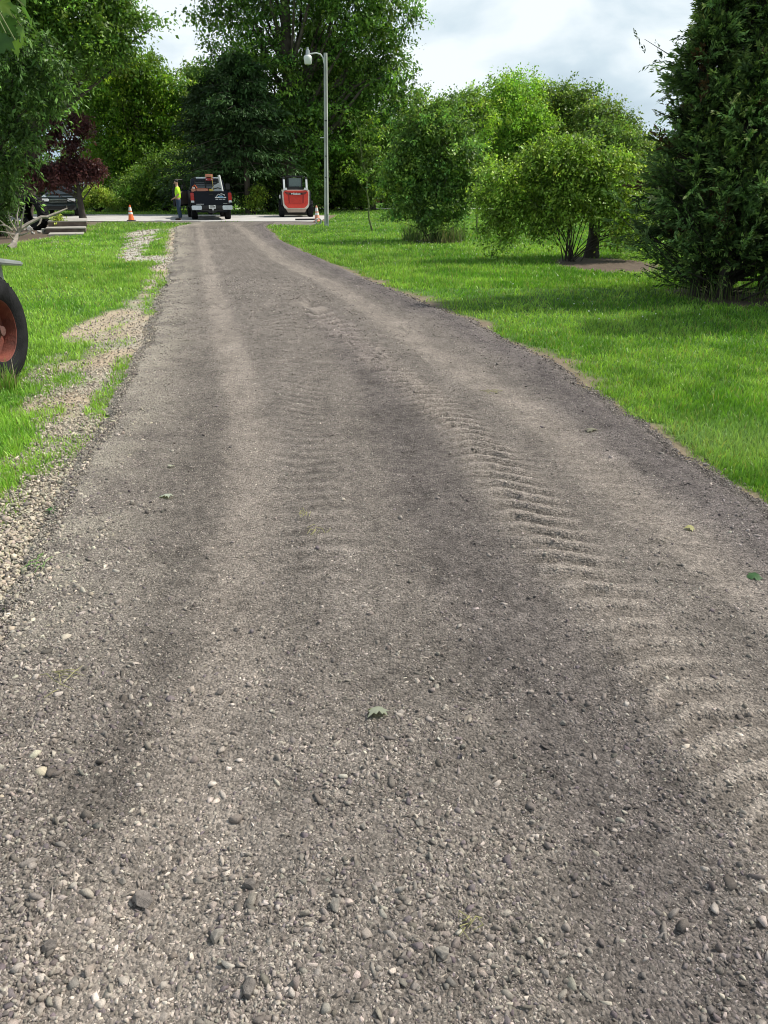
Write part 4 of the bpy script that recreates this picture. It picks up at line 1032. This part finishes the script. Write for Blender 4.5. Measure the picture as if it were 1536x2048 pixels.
# faces +Y
pel = ch([(0, 0, .98, (.15, .105))]); sp = ch([(0, .0, 1.14, (.135, .095)), (0, .0, 1.30, (.155, .105)), (0, -.01, 1.45, (.13, .09))], pel)
nk = ch([(0, .0, 1.545, .055), (0, .015, 1.61, .062), (0, .03, 1.70, (.078, .095)), (0, .025, 1.775, (.07, .085))], sp)
hands = []
for s in (-1, 1):
    hd = (s*.06 if s > 0 else s*.10)
    h_ = ch([(s*.17, -.01, 1.44, .065), (s*.21, -.02, 1.40, .058), (s*.235, -.05, 1.17, .046), (s*.16, .13, 1.02, .034), (s*.11, .20, .985, .026), (s*.08, .235, .965, (.032, .018))], sp); hands.append((s, h_))
    ch([(s*.10, 0, .90, .088), (s*.11, .01, .70, .075), (s*.12, .015, .50, .056), (s*.125, -.02, .30, .055), (s*.13, -.03, .10, .038), (s*.135, .03, .05, .04), (s*.14, .15, .04, .032)], pel)
for s, h_ in hands:
    bx, by, bz, _ = (*V[h_], 0)
    for k, (dx, L_) in enumerate([(-.024, .062), (-.008, .072), (.008, .068), (.023, .054)]):
        ch([(bx+dx, by+.025, bz-.02, .0085), (bx+dx-s*.008, by+.025+L_*.45, bz-.035, .008), (bx+dx-s*.018, by+.02+L_*.7, bz-.035-L_*.5, .007)], h_)
    ch([(bx-s*.034, by-.01, bz+.005, .010), (bx-s*.05, by+.03, bz-.0, .009), (bx-s*.055, by+.055, bz-.015, .008)], h_)
pb = skinned('body', V, E, Rr, M_skin, pr, 1)
b = MB(); b.prism([(-.005, 1.70), (.028, 1.665), (.0, 1.655)], -.013, .013, 'x', R3(t=(0, .125, 0))); b.build('nose', M_skin, pb, bevel=.004)
for s in (-1, 1):
    b = MB(); b.lathe([(.001, -.01), (.009, -.006), (.011, 0), (.009, .006), (.001, .01)], 8, R3(t=(s*.032, .112, 1.705))); b.build('eye', M_hair, pb, smooth=True)
    b = MB(); b.lathe([(.001, -.012), (.022, -.006), (.028, 0), (.018, .01), (.001, .012)], 10, R3(t=(s*.085, .02, 1.69)) @ Matrix.Scale(1.2, 4, (0, 0, 1)), 'x'); b.build('ear', M_skin, pb, smooth=True)
hr = skinned('hair', [(0, -.03, 1.69), (0, .0, 1.78), (0, .05, 1.80)], [(0, 1), (1, 2)], [(.082, .075), (.084, .088), (.068, .05)], M_hair, pb, 2)
bdx = skinned('beard', [(0, .03, 1.635), (0, .085, 1.625), (0, .105, 1.645)], [(0, 1), (1, 2)], [(.066, .05), (.056, .042), (.040, .03)], M_hair, pb, 2)
Vs = [(0, 0, .93), (0, 0, 1.10), (0, 0, 1.30), (0, -.01, 1.44), (0, .0, 1.51)]; Es = [(0, 1), (1, 2), (2, 3), (3, 4)]; Rs = [(.185, .135), (.175, .13), (.18, .135), (.15, .11), (.075, .07)]
for s in (-1, 1):
    k = len(Vs); Vs += [(s*.17, -.01, 1.44), (s*.225, -.025, 1.37), (s*.245, -.045, 1.18)]; Es += [(3, k), (k, k+1), (k+1, k+2)]; Rs += [.085, .082, .078]
skinned('t_shirt', Vs, Es, Rs, M_lime, pr, 1)
Vs = [(0, 0, 1.02), (0, 0, .94)]; Es = [(0, 1)]; Rs = [(.165, .12), (.168, .125)]
for s in (-1, 1):
    k = len(Vs); Vs += [(s*.10, 0, .86), (s*.11, .01, .68), (s*.12, .015, .48), (s*.128, -.02, .28), (s*.132, -.02, .09)]; Es += [(1, k), (k, k+1), (k+1, k+2), (k+2, k+3), (k+3, k+4)]; Rs += [.102, .092, .078, .076, .074]
skinned('jeans', Vs, Es, Rs, M_jean, pr, 1)
for s in (-1, 1): skinned('boot', [(s*.134, -.05, .07), (s*.134, .03, .06), (s*.142, .14, .045), (s*.145, .20, .04)], [(0, 1), (1, 2), (2, 3)], [.062, .062, .05, .038], M_boot, pr, 1)

# ---------------- traffic cones
def cone(px, D, label, colm, lean=0, rz=0):
    r_ = empty('traffic_cone', (XA(px, D), D, .012), rz, label, 'traffic cone', 'traffic cones at the end of the drive'); r_.rotation_euler = (lean, lean*.4, rz)
    b = MB(); b.box((0, 0, .02), (.37, .37, .04)); b.build('base', M_black if colm is M_orange else colm, r_, bevel=.02)
    b = MB(); b.lathe([(.145, .035), (.135, .06), (.034, .70), (.026, .72), (.001, .72)], 24); b.build('cone_body', colm, r_, smooth=True)
    for z0, z1 in ((.30, .40), (.46, .62)):
        f = lambda z: .138-(z-.06)*(.101/.64)+.003
        b = MB(); b.lathe([(f(z0)-.004, z0), (f(z0), z0), (f(z1), z1), (f(z1)-.004, z1)], 24); b.build('reflective_collar', M_reflect, r_, smooth=True)
    return r_
cone(263, 39.8, 'bright orange traffic cone with white collars on the left side of the drive mouth', M_orange)
cone(635, 38.6, 'faded leaning traffic cone between the loader and the light pole', M_orangef, rad(-4), .3)

# ---------------- yard light on its pole
q = G(653, 452); PY = q[1]
yl = empty('yard_light', tuple(q), 0, 'tall weathered grey pole with a curved arm and round yard light on the lawn edge', 'lamp post')
TX = P(651, 106, PY)[0]-q[0]; b = MB(); zt = P(650, 106, PY)[2]; b.tube([(0, 0, -.1), (TX*.5, 0, zt*.5), (TX, 0, zt)], [.095, .082, .070], 14); b.build('pole', M_polegrey, yl, smooth=True)
b = MB(); b.tube([(.03, -.093, .1), (TX*.5+.02, -.085, zt*.5), (TX+.02, -.072, zt-.1)], .02, 6); cdt = b.build('conduit', plain('dark_conduit', (.16, .16, .16), .7), yl, smooth=True)
b = MB()

for z in (1.9, 2.7, 4.0):
    b = MB(); b.box((TX*z/zt, -.092, z), (.10, .02, .035)); b.build('strap', M_black, cdt)
b = MB(); b.box((.05, -.05, .22), (.09, .09, .55)); b.build('base_box', M_steel, yl, bevel=.01)
b = MB(); b.box((TX*.53-.16, -.02, zt*.53), (.16, .05, .035)); b.build('bracket', M_white, yl, bevel=.01)
b = MB(); b.tube([(TX-.06, 0, zt-.36), (TX-.10, 0, zt-.16), (TX-.20, 0, zt-.04), (TX-.36, 0, zt-.0), (TX-.62, 0, zt-.03)], .025, 8); b.build('arm', M_white, yl, smooth=True)
b = MB(); T0 = R3(t=(TX-.70, 0, zt)); b.lathe([(.001, .20), (.035, .20), (.04, .12), (.075, .10), (.085, -.06), (.12, -.08)], 18, T0); hdm = b.build('lamp_head', M_steel, yl, smooth=True)
b = MB(); b.lathe([(.12, -.08), (.158, -.12), (.165, -.2), (.14, -.36), (.12, -.39), (.001, -.39)], 20, T0); b.build('lamp_globe', plain('frosted_globe', (.78, .79, .74), .3, var=.04), hdm, smooth=True)

# ---------------- parked dark car on the left
SD = 45.5
sv = empty('parked_car', (XA(121, SD), SD, .012), rad(15), 'dark green car facing the camera on the road, half hidden by the purple tree', 'car')
b = MB(); b.prism([(0, .35), (-.03, .75), (.10, .98), (1.1, 1.10), (4.4, 1.12), (4.55, .8), (4.5, .35), (3.95, .30), (3.85, .62), (3.55, .72), (3.3, .66), (3.15, .3), (1.25, .3), (1.15, .62), (.85, .72), (.55, .64), (.42, .32)], -.92, .92); b.build('body', M_suv, sv, bevel=.07)
b = MB(); b.prism([(.95, 1.09), (1.75, 1.60), (2.2, 1.67), (3.9, 1.62), (4.4, 1.10)], -.76, .76); cbn = b.build('cabin', M_suv, sv, bevel=.05)
b = MB(); b.add([(-.68, 1.04, 1.14), (.68, 1.04, 1.14), (.60, 1.69, 1.57), (-.60, 1.69, 1.57)], [(0, 1, 2, 3)]); b.build('windshield', M_dkglass, cbn)
for s in (-1, 1):
    b = MB(); b.prism([(1.30, 1.14), (1.85, 1.55), (3.8, 1.55), (4.1, 1.14)], s*.765, s*.775); b.build('side_window', M_dkglass, cbn)
    b = MB(); b.box((s*.68, .0, .84), (.42, .12, .15), sh=(0, .08)); b.build('headlight', M_lamp, sv, bevel=.03)
    b = MB(); b.box((s*1.02, 1.35, 1.14), (.22, .10, .16)); b.build('mirror', M_suv, sv, bevel=.04)
    b = MB(); b.box((s*.72, -.045, .52), (.22, .04, .14)); b.build('fog_lamp', M_black, sv, bevel=.02)
b = MB(); b.box((0, -.03, .78), (.90, .05, .19)); g_ = b.build('grille', M_black, sv, bevel=.02)
b = MB(); b.box((0, -.065, .85), (.92, .02, .03)); b.box((0, -.065, .74), (.92, .02, .02)); b.build('grille_bar', M_chrome, g_)
b = MB(); b.box((0, -.06, .45), (1.5, .1, .16)); b.build('bumper', M_black, sv, bevel=.03)
for (wx, wy) in ((-.82, .85), (.82, .85), (-.82, 3.55), (.82, 3.55)): wheel(sv, wx, wy, .35, .23, M_chrome, side=(1 if wx > 0 else -1))

# ---------------- tractor tyre, steps, rubble, fallen branch
q = G(74, 459)
tt = empty('tractor_tyre', (q[0], q[1], 0), rad(-28), 'large bare black tractor tyre standing upright under the dark tree at left', 'tyre')
b = MB(); R_ = .62
b.lathe([(.36, -.13), (.40, -.20), (.55, -.21), (.60, -.17), (.62, 0), (.60, .17), (.55, .21), (.40, .20), (.36, .13), (.40, .11), (.55, .13), (.57, 0), (.55, -.13), (.40, -.11), (.36, -.13)], 36, R3(t=(0, 0, .60)), 'y')
for k in range(22):
    for s in (-1, 1): b.box((0, s*.1, .615), (.05, .19, .05), R3(t=(0, 0, .60)) @ Matrix.Rotation(2*math.pi*(k+.25*s)/22, 4, 'Y') @ Matrix.Rotation(s*.5, 4, 'Z'))
b.build('tyre_casing', M_rubber, tt, smooth=True)
st = empty('concrete_steps', tuple(G(140, 470)), rad(19), 'low weathered concrete steps at the left of the lawn beside the tyre', 'steps')
sx = .70
for i, (y0, z0, z1) in enumerate([(1.0, 0, .19), (2.0, .19, .38)]):
    b = MB(); b.box((-.15+.05*i, y0+1.4, (z0+z1)/2-.02), (sx*1.9, 2.8-y0*.1, z1-z0-.04)); so = b.build('riser', M_concd, st, bevel=.01)
    b = MB(); b.box((-.15+.05*i, y0+1.38, z1-.02), (sx*1.94, 2.86-y0*.1, .045)); b.build('tread', M_conc, st, bevel=.01)
b = MB(); b.box((-.12, .30, .015), (1.15, 1.2, .07)); b.build('landing', M_conc, st, bevel=.01)
rngr = np.random.default_rng(8)
def rock(name, label, cat, loc, size, mat, seed, group=None, flat=.7, sub=2):
    rg_ = np.random.default_rng(seed); bm = bmesh.new()
    p = rg_.normal(0, 1, (15, 3)); p = p/np.linalg.norm(p, axis=1, keepdims=True)*.5*rg_.uniform(.85, 1.08, (15, 1))
    for q_ in p: bm.verts.new(q_)
    bmesh.ops.convex_hull(bm, input=bm.verts)
    for v in [v for v in bm.verts if not v.link_faces]: bm.verts.remove(v)
    bmesh.ops.dissolve_limit(bm, angle_limit=.25, verts=bm.verts, edges=bm.edges)
    bmesh.ops.bevel(bm, geom=bm.edges[:], offset=.025, segments=1, affect='EDGES', clamp_overlap=True)
    me = bpy.data.meshes.new(name); bm.to_mesh(me); bm.free()
    o = link(name, me, mat); o.scale = (size, size*rg_.uniform(.65, .9), size*flat); o.location = loc; o.rotation_euler = (rg_.uniform(-.15, .15), rg_.uniform(-.15, .15), rg_.uniform(0, 6))
    props(o, label, cat, group); return o
for k, (px, py, s) in enumerate([(60, 462, .34), (74, 458, .28), (68, 452, .26), (52, 455, .30), (86, 463, .24), (79, 466, .2), (45, 463, .25), (66, 468, .18)]):
    q = G(px, py); rock('concrete_chunk', 'pale broken concrete chunk in the small heap below the tractor tyre', 'rubble', (q[0], q[1], s*.22+(.14 if k == 2 else 0)), s, M_rubble, 80+k, 'broken concrete heap by the tyre')
# fallen branch
fb = empty('fallen_branch', tuple(G(20, 497)), 0, 'bleached bare fallen branch forking up across the tyre at the left lawn edge', 'branch')
o0 = np.array(fb.location); D0 = o0[1]
def PT(L_): return [tuple(P(x, y, D0+dd)-o0) for x, y, dd in L_]
b = MB()
b.tube(PT([(20, 497, 0), (28, 490, .1), (30, 480, .3), (36, 468, .6)]), [.10, .085, .07, .065], 8)
b.tube(PT([(36, 468, .6), (39, 459, .6), (56, 448, .8), (83, 434, 1.0), (94, 434, 1.1), (116, 425, 1.3), (134, 417, 1.5), (133, 410, 1.5)]), [.06, .055, .05, .045, .04, .03, .02, .008], 7)
b.build('limb', M_drywood, fb, smooth=True)
twg = [[(36, 468, .6), (44, 470, .4), (54, 466, .3), (66, 455, .4)], [(40, 460, .6), (44, 440, .5), (47, 425, .5), (50, 410, .5)], [(36, 466, .6), (28, 455, .5), (20, 440, .4), (17, 424, .3)], [(30, 480, .3), (22, 474, .1), (18, 466, 0)],
       [(38, 462, .6), (30, 445, .6), (31, 432, .6)], [(20, 462, .2), (8, 448, .1), (-5, 436, 0)], [(83, 434, 1), (80, 446, .9), (74, 452, .8)], [(36, 466, .6), (36, 450, .6), (34, 430, .7), (38, 415, .8)], [(24, 460, .2), (14, 452, .1), (6, 450, 0), (-8, 452, 0)], [(30, 470, .4), (12, 465, .2), (-6, 462, .2)]]
for t_ in twg:
    b = MB(); b.tube(PT(t_), list(np.linspace(.035, .008, len(t_))), 5); b.build('twig', M_drywood, fb, smooth=True)

# ---------------- old farm implement at the left frame edge
q = G(14, 768)
fi = empty('farm_implement', (q[0]-.065, q[1]+.05, 0), rad(-3), 'old farm implement with grey fender and rusty red rimmed wheel at the left frame edge', 'farm implement')
R_ = .46; wd_ = .22
w_ = MB(); h = wd_/2
w_.lathe([(.262, -h*.8), (.33, -h), (.415, -h*.92), (.452, -h*.6), (.46, 0), (.452, h*.6), (.415, h*.92), (.33, h), (.29, h*.93), (.262, h*.75), (.255, h*.4), (.255, -h*.4), (.262, -h*.8)], 48, axis='x')
for k in range(48):
    for s in (-1, 0, 1): w_.box((s*.05, 0, .4545), (.04, .036, .010), Matrix.Rotation(2*math.pi*(k+.5*(s == 0))/48, 4, 'X') @ Matrix.Rotation(.25*s, 4, 'Z'))
wo = w_.build('wheel', M_rubber, fi, smooth=True); wo.location = (0, 0, R_-.01)
b = MB(); b.lathe([(.262, .080), (.256, .076), (.250, .05), (.240, .0), (.245, -.03), (.13, -.045), (.11, -.01), (.075, -.005)], 40, axis='x'); rm = b.build('rim', M_rust, wo, smooth=True)
b = MB(); b.lathe([(.075, -.01), (.07, .05), (.045, .055), (.04, .10), (.001, .10)], 20, axis='x'); b.build('hub', plain('rusty_dark_hub', (.10, .045, .035), .8, var=.4, scale=14, bump=.5), wo, smooth=True)
b = MB()
for k in range(6): b.lathe([(.012, -.01), (.012, .02), (.001, .02)], 6, Matrix.Rotation(k*math.pi/3, 4, 'X') @ Matrix.Translation((-.005, 0, .092)), 'x')
b.build('wheel_bolt', M_rust, wo)
b = MB(); pf = [(-.62, .93), (-.50, .955), (.35, 1.02), (.80, .95), (.80, .91), (.35, .97), (-.50, .915), (-.60, .90)]
b.prism(pf, -.45, -.03); b.build('fender', M_steel, fi, bevel=.012)
b = MB(); b.prism([(-.42, .62), (-.50, .92), (.60, .96), (.60, .55), (-.30, .52)], -.30, -.18); b.box((-.05, -.46, .86), (.26, .03, .10)); b.build('side_plate', M_white, fi, bevel=.01)
b = MB(); b.box((-.75, .15, .78), (1.1, 1.2, .36)); b.build('hopper', M_steel, fi, bevel=.03)
b = MB(); b.tube([(0, 0, R_), (-1.6, 0, R_)], .035, 10); b.box((-.8, .1, .50), (.10, 1.6, .12)); b.build('axle_frame', M_rust, fi, bevel=.005)
tallgrass('grass_tuft', None, 500, .16, .17, 51, off=(q[0]+.02, q[1]-.24), col=(.17, .34, .035), wd=.006)
o = bpy.data.objects['grass_tuft']; props(o, 'long unmown grass around the foot of the implement wheel', 'grass', kind='stuff')
tallgrass('dry_stalks', None, 300, .8, .35, 52, off=tuple(G(1450, 590)[:2]), col=(.16, .26, .05), wd=.008)
o = bpy.data.objects['dry_stalks']; props(o, 'long grass growing up under the juniper', 'grass', kind='stuff')

# ---------------- brick house glimpsed far off
hs = empty('brick_house', (XA(788, 84), 86, 0), 0, 'far red brick house glimpsed between the yellow green bush and the upright bush', 'house')
b = MB(); b.box((0, 0, 1.3), (4.0, 5, 2.6)); b.build('wall', M_brick, hs); b = MB(); b.prism([(-2.3, 2.55), (2.3, 2.55), (0, 3.5)], -2.8, 2.8, 'y'); b.build('roof', M_black, hs)
b = MB(); b.box((-1.0, -2.53, 1.4), (.8, .06, 1.0)); wn = b.build('window', M_dkglass, hs); b = MB(); b.box((-1.0, -2.55, .86), (1.0, .1, .08)); b.build('sill', M_white, wn)
gd = empty('white_trailer', (XA(748, 80), 80, 0), 0, 'bright white trailer glimpsed far off left of the brick house', 'trailer')
b = MB(); b.box((0, 0, .95), (1.5, 3.0, 1.1)); b.build('trailer_body', M_white, gd, bevel=.05)
for s in (-1, 1): wheel(gd, s*.7, 0, .3, .2, M_steel, s)

# ---------------- individual stones, leaves and clippings on the drive
M_rock = plain('grey_rock', (.23, .20, .175), .9, var=.35, scale=4, bump=.8)
M_rock2 = plain('pale_rock', (.30, .27, .23), .9, var=.25, scale=4, bump=.6)
RK = [(288, 1816, .058, 0, 'largest dark grey rock, alone on the drive near the lower left of the frame'), (443, 1395, .030, 0, 'round grey stone left of centre on the drive, in line with the fallen leaf'),
      (437, 1893, .036, 1, 'pale grey stone just right of and below the largest rock'), (672, 1838, .036, 1, 'flat pale stone right of the largest rock'), (727, 1676, .024, 1, 'small pale angular stone near the centre of the lower drive'),
      (386, 1420, .022, 0, 'small dark stone beside the round grey stone'), (1125, 1458, .022, 1, 'small whitish stone in the dark damp band at right'), (1062, 1664, .020, 1, 'white pebble low on the right side of the dark band'),
      (248, 1776, .022, 1, 'white chip just above left of the largest rock'), (502, 1790, .034, 0, 'dull grey stone midway between the largest rock and the flat pale stone'), (885, 1935, .036, 1, 'flat pale stone near the bottom edge of the drive, right of centre'),
      (840, 1668, .024, 1, 'oval pale stone just right of the centre of the lower drive'), (500, 2005, .045, 0, 'big grey stone at the bottom edge of the frame, left of centre'), (105, 1918, .038, 0, 'brownish stone near the lower left corner'), (474, 1268, .020, 0, 'small dark stone on the left pale wheel track'), (1040, 1392, .018, 1, 'tiny pale pebble above the dark damp band')]
for k, (px, py, s, c, lb) in enumerate(RK):
    s *= 1.2
    q = G(px, py); zz = float(drive_z(np.array([q[0]]), np.array([q[1]]))[0])
    rock('stone', lb, 'stone', (q[0], q[1], zz+s*.16), s, M_rock2 if c else M_rock, 300+k, sub=3)
FLV = [(345, 1003, .085, (.40, .43, .35), 'pale underside maple leaf fallen on the left of the drive'), (764, 1432, .070, (.30, .32, .24), 'curled pale green fallen leaf at the centre of the drive'), (1188, 873, .085, (.20, .19, .14), 'dark curled dead leaf near the right edge of the drive'),
       (1385, 1068, .05, (.38, .36, .16), 'yellowish leaf scrap on the right side of the drive'), (338, 945, .04, (.45, .46, .36), 'small whitish leaf scrap above the pale maple leaf'), (8, 1541, .05, (.30, .36, .18), 'green leaf at the left frame edge on the coarse gravel'), (100, 1030, .09, (.07, .17, .04), 'dark green weed leaf on the pale stones left of the drive'), (1515, 1162, .07, (.05, .12, .04), 'dark green leaf at the right frame edge')]
for k, (px, py, s, c, lb) in enumerate(FLV):
    q = G(px, py); zz = float(drive_z(np.array([q[0]]), np.array([q[1]]))[0]) if 110 < px else .01
    o = link('fallen_leaf', maple_leaf_mesh('fallen_leaf', s, c, 400+k, curl=.5), M_leaf); o.location = (q[0], q[1], zz+.018); o.rotation_euler = (rngr.uniform(-.25, .25), rngr.uniform(-.25, .25), rngr.uniform(0, 6.28)); props(o, lb, 'leaf')
CLP = [(146, 1382, .16, 'bundle of yellow dry grass on the drive at lower left'), (640, 1077, .10, 'wisp of yellow green grass clippings at the middle of the drive'), (605, 1046, .08, 'short bright grass clipping above the wisp at the middle of the drive'), (980, 792, .16, 'dry yellow grass wisp on the pale right wheel track'), (932, 1880, .06, 'tiny green grass clipping near the bottom of the drive'), (78, 1150, .14, 'green weed sprig on the pale stones at the left frame edge')]
for k, (px, py, s, lb) in enumerate(CLP):
    q = G(px, py); zz = float(drive_z(np.array([q[0]]), np.array([q[1]]))[0])+.012
    b = MB()
    for i in range(8):
        a = rngr.normal(k, .6); c0_ = rngr.normal(0, s*.22, 2); L_ = s*rngr.uniform(.15, .45)
        b.tube([(c0_[0]-math.cos(a)*L_, c0_[1]-math.sin(a)*L_, 0), (c0_[0]+rngr.normal(0, .008), c0_[1]+rngr.normal(0, .008), .012), (c0_[0]+math.cos(a)*L_, c0_[1]+math.sin(a)*L_, .002)], [.0014, .0018, .0006], 4)
    o = b.build('grass_clipping', plain('clipping_%d' % k if 0 else 'straw_clipping', (.30, .28, .12) if k != 5 else (.12, .26, .04), .7), None); o.location = (q[0], q[1], zz); props(o, lb, 'clipping')
# small flowers in the turf
def flowers(name, label, spots, col, size, seed, hz=.075):
    rg_ = np.random.default_rng(seed); pos = []
    for px, py, rx, ry, n_ in spots:
        for _ in range(n_):
            q = G(px+rg_.normal(0, rx), py+rg_.normal(0, ry)); pos.append((q[0], q[1], hz+rg_.normal(0, .01)))
    pos = np.array(pos); bn, _ = bareness(pos[:, 0], pos[:, 1]); pos = pos[bn < .3]; n_ = len(pos)
    sz = size*rg_.uniform(.7, 1.2, n_)*np.maximum(1, pos[:, 1]/16)
    props(link(name, stones_mesh(name, pos, sz, np.tile(col, (n_, 1))*rg_.uniform(.8, 1.1, (n_, 1)), rg_, False, True), M_petal), label, 'flowers', kind='stuff')
M_petal = attr_mat('petal', rough=.8, nvar=0)
flowers('clover_flowers', 'tiny white clover heads dotted over the right lawn', [(1200, 625, 60, 18, 16), (900, 490, 110, 10, 60), (1000, 560, 160, 25, 25), (700, 500, 40, 12, 12), (120, 500, 80, 14, 50), (1300, 640, 60, 14, 8)], (.75, .76, .70), .016, 3)
flowers('dandelions', 'small yellow dandelions dotted over the left lawn', [(120, 560, 60, 25, 12), (220, 530, 50, 12, 12), (280, 525, 20, 8, 4)], (.75, .62, .04), .022, 4)
# pale dry bits
q = G(872, 508)
# ================================================================== LIGHT, SKY, CAMERA
SUN_AZ = rad(72)      # compass-like, from +Y towards +X
SUN_EL = rad(52)
w = bpy.data.worlds.new('World'); S.world = w; w.use_nodes = True
nt = w.node_tree; nt.nodes.clear()
sky = N(nt, 'ShaderNodeTexSky', sky_type='NISHITA'); sky.sun_disc = False
sky.sun_elevation = SUN_EL; sky.sun_rotation = SUN_AZ
sky.air_density = 1.2; sky.dust_density = 2.0
tc = N(nt, 'ShaderNodeTexCoord')
mp = N(nt, 'ShaderNodeMapping'); mp.inputs['Scale'].default_value = (1.4, 1.4, 3.0); mp.inputs['Location'].default_value = (.3, .1, .45)
nt.links.new(tc.outputs['Generated'], mp.inputs['Vector'])
n1 = N(nt, 'ShaderNodeTexNoise'); n1.inputs['Scale'].default_value = 3.0; n1.inputs['Detail'].default_value = 7; n1.inputs['Roughness'].default_value = .48; n1.inputs['Distortion'].default_value = .3
nt.links.new(mp.outputs[0], n1.inputs['Vector'])
r1 = N(nt, 'ShaderNodeValToRGB'); e = r1.color_ramp.elements
e[0].position = .40; e[0].color = (5.7, 7.2, 8.5, 1); e[1].position = .62; e[1].color = (11.2, 12.1, 12.6, 1)
x = e.new(.52); x.color = (7.9, 9.4, 10.4, 1)
nt.links.new(n1.outputs['Fac'], r1.inputs['Fac'])
mx = N(nt, 'ShaderNodeMix', data_type='RGBA'); mx.inputs['Factor'].default_value = .86
sx_ = N(nt, 'ShaderNodeSeparateXYZ'); nt.links.new(tc.outputs['Generated'], sx_.inputs[0])
mr = N(nt, 'ShaderNodeMapRange'); mr.inputs['From Min'].default_value = .35; mr.inputs['From Max'].default_value = .85; mr.inputs['To Min'].default_value = .95; mr.inputs['To Max'].default_value = .30
nt.links.new(sx_.outputs[2], mr.inputs['Value']); nt.links.new(mr.outputs[0], mx.inputs['Factor'])      # unseen overhead sky thinned of cloud to cut fill light; closed towards the horizon
nt.links.new(sky.outputs[0], mx.inputs[6]); nt.links.new(r1.outputs[0], mx.inputs[7])
bg = N(nt, 'ShaderNodeBackground'); bg.inputs['Strength'].default_value = .088
nt.links.new(mx.outputs[2], bg.inputs['Color'])
out = N(nt, 'ShaderNodeOutputWorld'); nt.links.new(bg.outputs[0], out.inputs['Surface'])
ld = bpy.data.lights.new('sun', 'SUN'); ld.energy = 5.0; ld.angle = rad(1.5); ld.color = (1, .95, .87)
lo = bpy.data.objects.new('sun', ld); COL.objects.link(lo)
dv = Vector((math.sin(SUN_AZ)*math.cos(SUN_EL), math.cos(SUN_AZ)*math.cos(SUN_EL), math.sin(SUN_EL)))
lo.rotation_euler = dv.to_track_quat('Z', 'Y').to_euler(); lo.location = dv*60
cd = bpy.data.cameras.new('camera'); co = bpy.data.objects.new('camera', cd); COL.objects.link(co)
cd.sensor_fit = 'VERTICAL'; cd.sensor_height = 36; cd.lens = 36*F/2048
cd.clip_start = .05; cd.clip_end = 3000
co.location = (0, 0, H); co.rotation_euler = (rad(90)-TH, 0, 0)
S.camera = co
S.view_settings.view_transform = 'Standard'; S.view_settings.look = 'None'; S.view_settings.exposure = 0
S.cycles.max_bounces = 6; S.cycles.diffuse_bounces = 3; S.cycles.transmission_bounces = 4; S.cycles.transparent_max_bounces = 6
S.cycles.use_denoising = True; S.cycles.filter_width = 1.0
